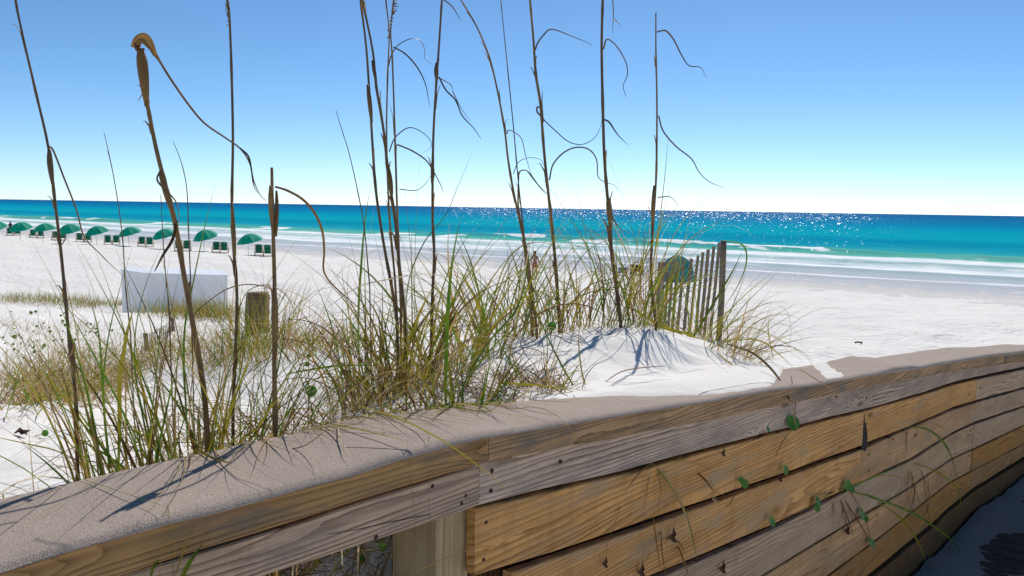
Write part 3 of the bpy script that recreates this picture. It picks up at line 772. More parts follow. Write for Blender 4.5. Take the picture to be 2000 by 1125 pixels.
# ------------------------------------------------------------------ sand fences, piling, bin
def slat_fence(name, label, tops, depth0, depth1, width, bury, post_i=(0,)):
    p0 = U(*tops[0][:2], depth0); p1 = U(*tops[-1][:2], depth1)
    gb = ground_z(p0.x, p0.y)
    root = thing(name, label, 'sand fence', (p0.x, p0.y, gb))
    dirv = Vector((p1.x - p0.x, p1.y - p0.y, 0)).normalized(); mids = []
    n = len(tops)
    for i, (x, y, lean) in enumerate(tops):
        Y = depth0 + (depth1 - depth0) * i / (n - 1)
        P = U(x, y, Y); gz = ground_z(P.x, P.y); mb = MB()
        if i in post_i: r = width * .62; nm = 'post'
        else: r = None; nm = 'slat'
        hgt_ = P.z - gz; B = Vector((P.x + lean * hgt_, P.y + random.uniform(-.03, .03), gz - bury))
        if r:
            mid = (P + B) / 2 + Vector((.012, 0, 0))
            mb.tube(smooth_path([B, mid, P], 3), r, 8)
            ob = mb.build(nm, M['slat'], root, base=(p0.x, p0.y, gb))
        else:
            w = width * random.uniform(.85, 1.1); th = .010
            ax = (P - B).normalized(); sd = (dirv - ax * dirv.dot(ax)).normalized(); nr = ax.cross(sd); q = []
            for j in range(4):
                c = B + (P - B) * (j / 3) + nr * .006 * math.sin(j * 1.3 + i)
                q += [c - sd*w/2 - nr*th/2, c + sd*w/2 - nr*th/2, c + sd*w/2 + nr*th/2, c - sd*w/2 + nr*th/2]
            fs_ = [(j*4+a, j*4+(a+1)%4, j*4+4+(a+1)%4, j*4+4+a) for j in range(3) for a in range(4)] + [(3,2,1,0), (12,13,14,15)]
            mb.add(q, fs_); ob = mb.build(nm, M['slat'], root, smooth=False, base=(p0.x, p0.y, gb))
        mids.append((P, B))
    for fr_ in (.72, .38):
        for sgn in (1, -1):
            pts = []
            for i, (P, B) in enumerate(mids):
                c = P + (B - P) * (1 - fr_); off = Vector((-dirv.y, dirv.x, 0)) * (.012 * sgn * (1 if i % 2 else -1))
                pts.append(c + off)
            mb = MB(); mb.tube(smooth_path(pts, 3), .0022, 4); mb.build('wire', M['wire'], root, base=(p0.x, p0.y, gb))
    return root
slat_fence('sand_fence', 'grey slatted sand fence leaning on the crest of the dune with teal shelter behind', [(1413,470,-.02),(1404,474,-.06),(1394,481,-.08),(1384,487,-.09),(1374,492.6,-.08),(1364,499,-.09),(1350,505,-.07),(1335,508,-.05),(1323,509.5,-.06),(1314,509.5,-.05),(1306,511,-.04),(1299,512,-.04),(1293,511,-.03),(1287,512,-.02)], 8.3, 9.7, .052, .25)
tp_ = [(284,651,0)] + [(292 + 42 * (i / 11) ** 1.0, 650 - 24 * (i / 11) + (i % 3) * 1.2, -.02) for i in range(12)] + [(336,621,0)]
slat_fence('sand_fence', 'small half buried sand fence among dune grass in front of the white bin', tp_, 12.0, 15.0, .055, .3, (0, 13))
# piling
P = U(503, 571, 8.7); gz = ground_z(P.x, P.y)
pil = thing('wooden_piling', 'stout brown wooden piling rising from the dune grass beside the white bin', 'post', (P.x, P.y, gz))
mb = MB(); hh_ = P.z - gz
for i in range(1): mb.tube([(0,0,-.4),(-.012,0,hh_*.5),(0.004,0,hh_-.03),(0.004,0,hh_)], [.135,.128,.122,.108], 14)
mb.build('shaft', M['piling'], pil)
mb = MB(); mb.tube([(.004,0,hh_*.86),(.004,0,hh_*.89)], .1275, 14); mb.build('band', M['wire'], pil)
# white bin with a slanted left side
Yb = 23.0; A0 = U(285, 533, Yb); A1 = U(444, 535, Yb - .3); A2 = U(236.5, 530, Yb + 1.0)
gb = min(ground_z(A0.x, A0.y), ground_z(A1.x, A1.y)) - .1
bin_ = thing('storage_bin', 'white panelled storage bin with chamfered end standing behind the dune grass', 'bin', (A0.x, A0.y, gb))
topz = A0.z; back = Vector((-.62, 1.5, 0))
plan = [A2, A0, A1, A1 + back, A2 + back * .7]
plan = [(q.x - A0.x, q.y - A0.y) for q in plan]
def prism(mb, pl, z0, z1, grow=0.0):
    c = np.mean(pl, 0); pl = [((x - c[0]) * (1 + grow) + c[0], (y - c[1]) * (1 + grow) + c[1]) for x, y in pl]; k = len(pl)
    mb.add([(x, y, z0) for x, y in pl] + [(x, y, z1) for x, y in pl], [(i, (i+1) % k, k + (i+1) % k, k + i) for i in range(k)] + [tuple(range(k))[::-1], tuple(range(k, 2*k))])
mb = MB(); prism(mb, plan, -.3, topz - gb - .05); mb.build('panel_body', M['binw'], bin_, smooth=False)
mb = MB(); prism(mb, plan, topz - gb - .048, topz - gb, .02); mb.build('lid', M['binlid'], bin_, smooth=False)
mb = MB(); prism(mb, plan, -.32, .20, .012); mb.build('shadow_band', simple('grey_foot_shadow', (.30,.31,.33), .7, .05, 4), bin_, smooth=False)  # grey band painted in for the shadow along the bin's foot

# ------------------------------------------------------------------ beach chairs and umbrellas
def make_chair():
    r = thing('beach_chair', '', 'beach chair')
    def part(n, mb, mt, smooth=False): return mb.build(n, mt, r, smooth)
    mb = MB(); q = []                                   # sling back, seen from behind, sagging
    for i, (z, y, w) in enumerate([(.30, -.02, .50), (.45, -.10, .50), (.62, -.17, .47), (.80, -.25, .52), (.95, -.32, .50)]):
        q += [(-w/2, y, z), (0, y - .03, z), (w/2, y, z)]
    f_ = [(i*3+j, i*3+j+1, i*3+j+4, i*3+j+3) for i in range(4) for j in range(2)]
    b2 = [(x, y + .02, z) for x, y, z in q]
    mb.add(q, f_); mb.add(b2, [tuple(reversed(a)) for a in f_])
    part('back_sling', mb, M['fabric'], True)
    mb = MB(); mb.tube([(-.25,-.36,.97),(-.1,-.39,.98),(.1,-.39,.98),(.25,-.36,.97)], [.06,.085,.085,.06], 8); part('headrest', mb, M['fabric'], True)
    mb = MB(); mb.tube([(-.29,-.20,.66),(0,-.26,.67),(.29,-.20,.66)], [.05,.07,.05], 8); part('lumbar_cushion', mb, M['fabric'], True)
    mb = MB(); q = [(-.25,0,.30),(.25,0,.30),(.25,.28,.27),(-.25,.28,.27),(-.25,.58,.33),(.25,.58,.33)]
    mb.add(q + [(x, y, z - .02) for x, y, z in q], [(0,1,2,3),(3,2,5,4),(6,9,8,7),(9,10,11,8)]); part('seat_sling', mb, M['fabric'])
    for s in (-1, 1):
        mb = MB(); mb.bar((s*.29,-.42,1.02),(s*.29,.04,.26),.03,.05); part('back_rail', mb, M['chairwood'])
        mb = MB(); mb.bar((s*.31,-.35,.05),(s*.31,.62,.34),.03,.05); part('side_rail', mb, M['chairwood'])
        mb = MB(); mb.bar((s*.34,-.30,.0),(s*.34,.05,.50),.03,.045); part('leg', mb, M['chairwood'])
        mb = MB(); mb.bar((s*.34,.55,.0),(s*.34,.42,.50),.03,.045); part('leg', mb, M['chairwood'])
        mb = MB(); mb.box((s*.34,.16,.515),(.075,.72,.025)); part('armrest', mb, M['chairwood'])
    mb = MB(); mb.bar((-.36,-.28,.06),(.36,-.28,.06),.035); part('crossbar', mb, M['chairwood'])
    mb = MB(); mb.bar((-.34,.54,.08),(.34,.54,.08),.03); part('crossbar', mb, M['chairwood'])
    return r
def make_umbrella():
    r = thing('beach_umbrella', '', 'umbrella')
    mb = MB(); mb.tube([(0,0,-.3),(0,0,2.0)], .022, 8); mb.build('pole', M['pole'], r)
    tilt = Matrix.Rotation(rad(-13), 4, 'Y') @ Matrix.Rotation(rad(6), 4, 'X')
    C = Vector((0, 0, 1.98))
    def pt(a, q):
        rr = 1.20 * math.sin(q * 1.02) / math.sin(1.02); z = .74 * (math.cos(q * 1.25) - 1) / (1 - math.cos(1.25))
        return C + (tilt @ Vector((rr * math.cos(a), rr * math.sin(a), z)))
    for k in range(8):
        a0, a1 = k * math.pi / 4 + .2, (k + 1) * math.pi / 4 + .2; mb = MB(); q = []
        for i in range(7):
            u = i / 6
            for j in range(5):
                v = j / 4; p0, p1 = pt(a0, u), pt(a1, u)
                sag = -.05 * u * math.sin(math.pi * v)
                e = .05 * (1 - (2*v-1)**2) * max(0, u - .8) / .2
                q.append(p0.lerp(p1, v) + tilt @ Vector((0, 0, sag + e)))
        mb.add(q, [(i*5+j, i*5+j+1, i*5+j+6, i*5+j+5) for i in range(6) for j in range(4)])
        mb.build('canopy_panel', M['umb'], r, smooth=False)
    for k in range(8):
        a = k * math.pi / 4 + .2; mb = MB()
        mb.tube([pt(a, u) - Vector((0, 0, .012)) for u in (0, .35, .7, 1)], .007, 5); mb.build('rib', M['pole'], r)
    mb = MB(); mb.tube([C - Vector((0,0,.03)), C + tilt @ Vector((0,0,.10))], [.03,.012], 8); mb.build('finial', M['pole'], r)
    return r
ORD = ['first','second','third','fourth','fifth','sixth','seventh','eighth','ninth']
chair0 = make_chair(); umb0 = make_umbrella(); firstc = [True]; firstu = [True]
def copies(proto, flag):
    if flag[0]: flag[0] = False; return proto
    return copy_tree(proto)
shore_rz = math.atan2(SN.y, SN.x) - math.pi / 2
def beach_at(px, py):
    P = ground_hit(px, py, 20, 200); return P
pairs = [((19.5, 458.5), (34, 459)), ((64.5, 463), (79.5, 463.5)), ((108, 467.5), (123, 468)), ((156, 471.5), (172, 472)), ((211, 477), (227, 477)), ((277, 480), (292.5, 481)), ((349, 489), (365, 489.5)), ((422.5, 492), (438, 493)), ((506, 498.5), (523, 499.5))]
for i, pr_ in enumerate(pairs):
    for j, (x, y) in enumerate(pr_):
        o = copies(chair0, firstc); P = beach_at(x, y + 1.5)
        o.location = (P.x, P.y, P.z - .01); o.rotation_euler = (0, 0, math.atan2(P.y, P.x) - math.pi/2 + rad(random.uniform(-6, 6)))
        o.scale = (1.08, 1.0, 1.0)
        o['label'] = f"green sling beach chair, {'left' if j == 0 else 'right'} one of the {ORD[i]} pair from the left"
        o['group'] = 'green beach chairs set out in pairs facing the sea'
umbs = [(-10, 470.5), (40, 470), (83.5, 473), (134, 476.5), (189, 478.5), (252.5, 480.5), (320, 486.5), (399, 491), (485, 498)]
for i, (x, y) in enumerate(umbs):
    o = copies(umb0, firstu); P = beach_at(x, y)
    o.location = (P.x, P.y, P.z); o.rotation_euler = (0, 0, math.atan2(P.y, P.x) - math.pi/2 + rad(random.uniform(-14, 14)))
    o.rotation_euler[0] = rad(random.uniform(-4, 4)); o.rotation_euler[1] = rad(random.uniform(-5, 4)); o.scale = (1, 1, random.uniform(.95, 1.04))
    o['label'] = (f"open green beach umbrella, {ORD[i]} from the left in the row" if i else 'open green beach umbrella cut off by the edge at the far left of the row')
    o['group'] = 'open green umbrellas in a row along the beach'

# ------------------------------------------------------------------ people
def person(name, label, loc, rz, joints, radii, edges, mat, extra):
    r = thing(name, label, 'person', loc, rz)
    me = bpy.data.meshes.new('body'); me.from_pydata(joints, edges, []); me.materials.append(mat)
    o = bpy.data.objects.new('body', me); COL.objects.link(o); o.parent = r
    md = o.modifiers.new('skin', 'SKIN'); md.use_smooth_shade = True
    for i, sv in enumerate(me.skin_vertices[0].data):
        sv.radius = (radii[i], radii[i] * .85); sv.use_root = (i == 0)
    o.modifiers.new('sub', 'SUBSURF').levels = 1; o.modifiers['sub'].render_levels = 2
    for nm, mb, mt in extra: mb.build(nm, mt, r)
    return r
J = [(0,0,.95),(0,.01,1.15),(0,.0,1.36),(0,0,1.48),(0,.01,1.56),(0,.02,1.66),(.09,0,.90),(.11,.10,.50),(.10,.02,.09),(.10,.14,.04),(-.09,0,.90),(-.11,-.06,.50),(-.11,-.22,.10),(-.11,-.10,.04),
     (.17,0,1.40),(.25,-.04,1.14),(.26,.10,.92),(.26,.14,.83),(-.17,0,1.40),(-.25,.03,1.14),(-.24,.16,.94),(-.24,.2,.86)]
RR = [.135,.12,.145,.075,.06,.095,.10,.062,.04,.04,.10,.062,.04,.04,.065,.045,.035,.04,.065,.045,.035,.04]
ED = [(0,1),(1,2),(2,3),(3,4),(4,5),(0,6),(6,7),(7,8),(8,9),(0,10),(10,11),(11,12),(12,13),(2,14),(14,15),(15,16),(16,17),(2,18),(18,19),(19,20),(20,21)]
def head_bits(hairm, z=1.66, s=1.0):
    mb = MB(); mb.tube([(0,-.02*s,z-.07*s),(0,-.025*s,z+.0),(0,-.02*s,z+.07*s),(0,0,z+.115*s)], [.085*s,.112*s,.098*s,.03*s], 10)
    return ('hair', mb, hairm)
def shorts_bits(mt, s=1.0, z=0):
    mb = MB(); mb.tube([(0,0,1.04*s+z),(0,0,.95*s+z),(0,0,.86*s+z)], [.145*s,.165*s,.165*s], 12)
    for sx_ in (-1, 1): mb.tube([(sx_*.085*s,.0,.88*s+z),(sx_*.10*s,.03*(1 if sx_>0 else -.6)*s,.66*s+z)], [.10*s,.095*s], 10)
    return ('shorts', mb, mt)
P = beach_at(1044, 543)
person('person', 'person with bare tanned back and red shorts walking towards the water', P, rad(-12), J, RR, ED, M['skin'], [head_bits(M['hair']), shorts_bits(M['shorts'])])
P = beach_at(1029, 541); sJ = [(x*.72, y*.72, z*.72) for x, y, z in J]; sR = [a*.72 for a in RR]
person('person', 'smaller tanned person in dark swimwear beside the one in red shorts', P, rad(20), sJ, sR, ED, M['skin'], [head_bits(M['hair'], 1.195, .78), shorts_bits(M['darkcloth'], .72)])
P = beach_at(21, 457)
person('person', 'person in dark clothing standing under the edge of a green umbrella', P, rad(10), J, RR, ED, M['darkcloth'], [head_bits(M['hair']), shorts_bits(M['darkcloth'])])

# ------------------------------------------------------------------ things on the open beach
P = beach_at(1322, 549)
sh = thing('beach_shelter', 'rounded teal fabric beach shelter pitched on the sand behind the slatted fence', 'beach shelter', P, math.atan2(P.y, P.x) - math.pi/2)
nG = 8
def dome(a, u): return Vector((1.15 * math.cos(a) * math.cos(u * 1.57) , .95 * math.sin(a) * math.cos(u * 1.57), 1.72 * math.sin(u * 1.57) ** .85 + .02))
for k in range(nG):
    a0, a1 = 2*math.pi*k/nG, 2*math.pi*(k+1)/nG; mb = MB(); q = []
    for i in range(7):
        for j in range(4):
            p_ = dome(a0, i/6).lerp(dome(a1, i/6), j/3); p_ *= 1 - .05 * math.sin(math.pi*j/3) * (1 - abs(2*i/6-1)); q.append(p_)
    mb.add(q, [(i*4+j, i*4+j+1, i*4+j+5, i*4+j+4) for i in range(6) for j in range(3)]); mb.build('fabric_panel', M['teal'], sh)
    mb = MB(); mb.tube([dome(a0, i/6) for i in range(7)], .012, 5); mb.build('rib', M['black'], sh)
P = beach_at(1214, 538)
bc = thing('beach_chair', 'low blue and white folding beach chair standing behind the dune grass', 'beach chair', P, math.atan2(P.y, P.x) - math.pi/2 + .3)
mb = MB(); mb.box((0,-.25,.42),(.62,.04,.38), Matrix.Rotation(rad(25),3,'X')); mb.build('backrest', M['blue'], bc)
mb = MB(); mb.box((0,-.28,.36),(.50,.04,.07), Matrix.Rotation(rad(25),3,'X')); mb.build('stripe', M['white'], bc)
mb = MB(); mb.box((0,.08,.22),(.60,.52,.04)); mb.build('seat', M['blue'], bc)
for s in (-1, 1):
    mb = MB(); mb.tube([(s*.32,-.40,.62),(s*.32,-.1,.2),(s*.32,.1,0)], .014, 6); mb.build('frame_tube', M['pole'], bc)
    mb = MB(); mb.tube([(s*.32,-.3,0),(s*.32,.34,.22)], .014, 6); mb.build('leg', M['pole'], bc)
    mb = MB(); mb.box((s*.34,.02,.45),(.06,.42,.025)); mb.build('armrest', M['white'], bc)
P = beach_at(1243, 537)
ct = thing('beach_cart', 'black fabric beach wagon parked beside the low blue chair', 'beach wagon', P, math.atan2(P.y, P.x) - math.pi/2 - .2)
mb = MB(); prism(mb, [(-.42,-.26),(.42,-.26),(.42,.26),(-.42,.26)], .24, .70, 0); mb.build('fabric_box', M['black'], ct, smooth=False)
mb = MB(); prism(mb, [(-.45,-.29),(.45,-.29),(.45,.29),(-.45,.29)], .70, .75, 0); mb.build('rim', M['black'], ct, smooth=False)
for sx_ in (-.32, .32):
    for sy_ in (-.3, .3):
        mb = MB(); mb.tube([(sx_, sy_-.03, .12),(sx_, sy_+.03, .12)], .12, 12); mb.build('wheel', M['black'], ct, smooth=False)
mb = MB(); mb.tube([(.44,0,.3),(.75,0,.62),(.80,0,.68)], .012, 6); mb.build('handle', M['pole'], ct)
# small dead leaf on the open sand
P = ground_hit(1676, 672, 3, 60)
mb = MB(); mb.ribbon(smooth_path([P + Vector((-.10,.05,.02)), P + Vector((.0,.0,.05)), P + Vector((.14,0,.03)), P + Vector((.02,-.12,.01))], 4), .05, Vector((0,.3,1)))
tag(mb.build('dead_leaf', M['deadleaf'], base=tuple(P)), 'curled brown leaf lying alone on the open white sand', 'leaf').location = P

# ------------------------------------------------------------------ sea oats: tall dry stalks
def trace(pts, Y, dy=0.0, n=5):
    k = len(pts)
    return smooth_path([U(x, y, Y + dy * i / max(1, k - 1)) for i, (x, y) in enumerate(pts)], n)
def taper(n, w0, w1, wm=None):
    out = []
    for i in range(n):
        u = i / (n - 1)
        w = w0 + (w1 - w0) * u
        if wm: w += wm * math.sin(math.pi * u)
        out.append(w)
    return out
def stalk(label, Y, pts, w_top, w_bot, leaves=(), mat='stemdark', sheaths=(), seeds=(), dy=0.0, plug=True):
    """pts run from the top down; widths in source pixels at that distance"""
    top = pts[0]; path = trace(pts, Y, dy, 4)
    b = path[-1]; sl_ = (path[-1] - path[-5]); 
    gz = ground_z(b.x, b.y)
    if b.z > gz:
        k = min(1.0, abs((b.z - gz) / min(-.01, sl_.z))); 
        bx, by = b.x + sl_.x * k * .5, b.y
        path.append(Vector((bx, by, ground_z(bx, by) - .04)))
    base = path[-1]
    root = thing('sea_oats_stalk', label, 'sea oats', (base.x, base.y, ground_z(base.x, base.y)), 0, 'tall dry sea oats stalks on the dune')
    o3 = tuple(root.location); px_ = Y / F
    n = len(path); rs = [(w_top + (w_bot - w_top) * (i / (n - 1)) ** .9) * px_ * .40 for i in range(n)]
    for i in range(n):                                  # joints along the stalk
        if i % 7 == 5: rs[i] *= 1.22
    mb = MB(); mb.tube(path, rs, 7); mb.build('stem', M[mat], root, base=o3)
    rj = random.Random(len(label) * 31 + int(pts[0][0]))
    for i in range(5, n - 4, 3 if w_bot > 5 else 6):
        if rj.random() < .62:
            a = rj.uniform(0, 6.28); r_ = rs[i]; L_s = rj.uniform(16, 46) * px_; side_ = Vector((math.cos(a), math.sin(a), 0))
            c = path[i] + side_ * r_; up_ = (path[i - 2] - path[i]).normalized(); out_ = rj.uniform(.05, .5)
            q = [c - up_ * L_s * .4 + side_ * r_ * .15, c + side_ * r_ * .2, c + up_ * L_s * .4 + side_ * r_ * .5, c + up_ * L_s * .8 + side_ * (r_ + L_s * out_ * .4), c + up_ * L_s * (1 - out_ * .5) + side_ * (r_ + L_s * out_)]
            mb = MB(); mb.ribbon(q, [r_ * 1.2, r_ * 1.7, r_ * 1.5, r_ * .9, r_ * .15], up_.cross(side_), .5); mb.build('torn_sheath', M[rj.choice(('stem', 'husk'))], root, base=o3)
    for lf in leaves:
        p_, w = lf[0], lf[1]; mt = lf[2] if len(lf) > 2 else 'stemdark'; ldy = lf[3] if len(lf) > 3 else random.choice((-1, 1)) * .12
        q = trace(p_, Y, ldy, 5); mb = MB()
        mb.ribbon(q, taper(len(q), w * px_, .25 * w * px_, .25 * w * px_), Vector((.75, .1, .5)), .5, 0, random.uniform(-1.5, 1.5)); mb.build('leaf', M[mt], root, base=o3)
    for p_, w, mt in sheaths:
        q = trace(p_, Y - .012, 0, 4); mb = MB(); k = len(q)
        mb.tube(q, [w * px_ / 2 * (.35 + .65 * math.sin(math.pi * (i + .6) / (k + .2))) for i in range(k)], 7); mb.build('sheath', M[mt], root, base=o3)
    for p_, cnt in seeds:
        q = trace(p_, Y, 0, 6); mb = MB()
        for i in range(cnt):
            c = q[int(i / cnt * len(q))]; a = random.uniform(0, 6.28); d = Vector((math.cos(a), math.sin(a), random.uniform(-.2, .9))).normalized()
            L = random.uniform(3, 9) * px_
            mb.ribbon([c, c + d * L * .5, c + d * L + Vector((0, 0, -.3 * L))], [1.2 * px_, 3.2 * px_, .8 * px_], None, .4)
        mb.build('seed_head', M['seed'], root, base=o3)
    return root
stalk('tall dark stalk at the far left with a limp leaf hanging from its joint', 1.95, [(27,-40),(30,0),(48,85),(70,180),(95,290),(108,400),(120,500),(135,660),(148,780),(150,870),(152,930)], 4, 9.5,
  [([(96,296),(94,288),(104,292),(125,345),(150,410),(165,462),(195,495),(222,522),(246,542)], 5), ([(119,480),(126,470),(130,455)], 4), ([(137,700),(142,690),(146,668)], 7, 'brown')],
  'stemdark', [([(96,290),(98,320),(103,360)], 11, 'stemdark'), ([(133,640),(140,690),(146,740)], 11, 'stem')])
stalk('thick ochre stalk broken over at the top, its long dry leaf trailing right', 2.15, [(276,95),(282,150),(285,195),(292,225),(305,290),(325,370),(345,450),(360,540),(380,650),(398,760),(406,862)], 6, 15,
  [([(271,92),(268,84),(280,74),(291,88),(300,104),(312,118),(335,155),(370,205),(400,240),(440,268),(470,290),(488,318),(496,352),(508,380),(520,392)], 7, 'stemdark', .25), ([(263,94),(268,80),(281,73),(293,84),(302,104),(314,122)], 17, 'husk', 0), ([(468,289),(485,305),(491,330),(495,360),(503,378)], 3.5),
   ([(281,178),(276,186),(270,197)], 3), ([(318,332),(309,342),(309,354),(325,372),(344,394),(350,428),(346,446)], 5), ([(346,430),(338,468),(318,500),(302,530)], 7, 'brown')],
  'stem', [([(274,96),(279,130),(286,198)], 21, 'husk'), ([(264,90),(276,79),(290,90),(297,100)], 10, 'husk'), ([(264,84),(270,98),(282,96)], 9, 'brown'), ([(312,335),(325,375),(336,415)], 13, 'stem')])
stalk('straight dark stalk rising out of the picture just right of the broken ochre stalk', 2.6, [(441,-30),(444,0),(448,30),(452,130),(455,270),(453,400),(456,480),(463,580),(459,700),(455,800)], 4, 9,
  [([(448,40),(442,25),(438,5)], 2)], 'stemdark', [([(453,395),(456,450),(459,500)], 9, 'stem')], [([(446,5),(447,50)], 9)])
stalk('snapped off brown stub with a torn husk and one arching leaf', 2.2, [(531,327),(532,400),(535,500),(537,600),(536,700),(538,850)], 7, 13,
  [([(538,364),(560,371),(590,388),(614,415),(629,450),(633,490),(632,528),(650,556),(690,592),(722,617)], 5.5, 'brown', .4)], 'stem',
  [([(529,362),(530,400),(534,455)], 12, 'stem'), ([(540,372),(541,415),(539,462)], 8, 'brown'), ([(536,560),(537,620),(537,700)], 14, 'stem')])
stalk('leftmost of the pair of close dark stalks above the main grass clump', 3.4, [(702,-40),(704,0),(715,90),(722,190),(728,290),(735,380),(750,480),(765,560),(775,620)], 4, 8,
  [([(730,345),(727,328),(720,318)], 4)], 'stemdark', [([(718,165),(722,200),(726,240)], 9, 'stemdark')])
stalk('slanting dark stalk crossing the thin seed bearing stalks above the main clump', 3.35, [(706,-30),(708,0),(728,100),(735,170),(750,260),(758,340),(772,430),(780,520),(790,610)], 4, 9,
  [], 'stemdark', [([(727,118),(731,140),(735,160)], 7, 'brown'), ([(757,320),(762,350),(766,380)], 9, 'brown')])
stalk('thin stalk with two hooked leaves beside the red brown seed head', 3.5, [(751,-20),(753,0),(760,65),(757,150),(755,250),(757,350),(762,440),(770,530),(775,600)], 2, 6,
  [([(757,135),(764,108),(775,90),(790,80),(806,75),(822,80),(830,98),(830,115),(846,127)], 2.6), ([(760,296),(772,268),(798,249),(823,257),(841,275),(840,290),(824,299)], 2.6)], 'stem')
stalk('thin stalk carrying a red brown seed head near the top edge', 3.45, [(771,-20),(768,5),(763,60),(766,110),(770,220),(773,320),(776,420),(780,520),(783,600)], 2, 6.5,
  [([(768,92),(792,106),(815,132),(831,165),(839,207)], 3), ([(775,282),(802,293),(830,311),(845,332),(860,360),(866,376)], 3), ([(780,370),(812,372),(830,360),(842,343)], 2.4)], 'stem', [],
  [([(771,0),(770,26)], 22), ([(764,36),(761,74)], 14)])
stalk('dark stalk with a ragged torn joint above the right of the main clump', 3.6, [(866,-40),(863,0),(858,80),(853,150),(847,250),(845,340),(845,430),(848,500),(844,590),(842,680)], 4, 8,
  [([(857,150),(871,176),(890,196),(903,226),(925,250),(940,272)], 3), ([(858,152),(880,165),(884,178)], 2), ([(865,-2),(884,14),(900,40)], 2.5), ([(884,178),(900,210),(920,238)], 1.8)], 'stemdark', [([(853,122),(852,140),(853,158)], 9, 'stemdark'), ([(845,318),(845,340),(844,360)], 8, 'stemdark')])
stalk('slender curved stalk leaning left at the top, its base tan', 4.7, [(880,-30),(900,0),(930,50),(955,110),(970,170),(985,250),(992,310),(1002,370),(1015,430),(1030,500),(1040,580),(1048,640)], 2.5, 7.5,
  [([(990,262),(995,254),(1010,262),(1020,275),(1028,310),(1040,345),(1056,370)], 3)], 'stem')
stalk('hair thin upright stalk just right of the slender curved stalk', 4.9, [(976,-30),(978,0),(985,70),(993,150),(1003,250),(1010,330),(1017,400),(1026,480),(1036,560)], 1.6, 4, [([(1003,340),(1012,318),(1032,308),(1055,312),(1063,325)], 2.2)], 'stemdark')
stalk('short stalk bent over at the horizon with its dry leaf pointing down', 4.8, [(1013,342),(1012,400),(1020,450),(1028,520),(1038,600)], 3.5, 6, [([(1013,345),(1016,335),(1030,334),(1048,356),(1066,382)], 4), ([(1030,334),(1052,362),(1075,385)], 2.5)], 'stem')
stalk('tall stalk with a looped knot and a long leaf swagging to its right', 5.0, [(1033,-30),(1035,0),(1042,80),(1046,140),(1055,200),(1062,290),(1070,370),(1078,440),(1085,520),(1092,620)], 4.5, 8.5,
  [([(1045,98),(1050,84),(1062,68),(1078,57),(1115,70),(1158,88)], 3), ([(1056,226),(1049,218),(1050,208),(1057,213),(1060,230),(1085,255),(1110,276),(1135,282),(1158,272),(1170,255),(1175,236)], 3.4, 'stemdark', .05), ([(1073,352),(1080,322),(1100,299),(1125,288),(1150,292),(1165,312),(1168,345),(1182,356),(1200,362),(1210,376)], 3, 'stemdark', .1)], 'stem')
stalk('thick dark stalk right of the swag leaf with two knotted leaves', 5.0, [(1177,-30),(1177,0),(1175,90),(1177,200),(1180,300),(1185,370),(1190,420),(1195,500),(1205,570),(1212,632)], 5.5, 9.5,
  [([(1179,96),(1186,77),(1205,92),(1222,122),(1225,146),(1217,168),(1223,190)], 3.2), ([(1180,234),(1190,240),(1205,262),(1226,283)], 4.5), ([(1196,-10),(1198,30),(1196,66)], 2), ([(1198,35),(1211,51)], 1.6), ([(1191,388),(1195,420),(1210,445),(1232,456)], 3.2)], 'stemdark', [([(1187,385),(1190,410),(1193,450)], 12, 'stem')])
stalk('straight stalk ending in a bare tip right of all others with wavy drooping leaves', 5.1, [(1281,25),(1281,100),(1283,200),(1282,330),(1277,420),(1272,500),(1273,560),(1281,632)], 3, 7.5,
  [([(1283,62),(1300,60),(1316,78),(1330,106),(1345,128),(1368,132),(1379,152)], 3), ([(1286,226),(1295,256),(1320,286),(1350,310),(1365,336),(1385,355),(1416,368)], 3), ([(1284,386),(1310,385),(1326,404)], 3), ([(1272,560),(1278,500),(1290,420),(1300,330),(1305,265)], 2.4, 'olive')], 'stem', [([(1278,362),(1276,400),(1274,440)], 9, 'stem')])
for x_, lab, pts_, Y_ in [(203, 'thin grey twig of grass left of the broken ochre stalk', [(203,258),(215,310),(228,380),(240,470),(245,560),(255,650)], 2.9), (340, 'fine curved wisp between the broken stalk and the straight stalk', [(338,275),(355,320),(365,370),(368,440),(372,540)], 3.0),
   (660, 'fine pale wisp left of the pair of close stalks', [(656,215),(668,255),(682,300),(700,380),(712,450),(722,560)], 3.3), (318, 'short bare twig behind the broken ochre stalk', [(314,380),(317,440),(322,520),(330,600)], 3.2)]:
    stalk(lab, Y_, pts_, 1.4, 3.2, (), 'stemdark')

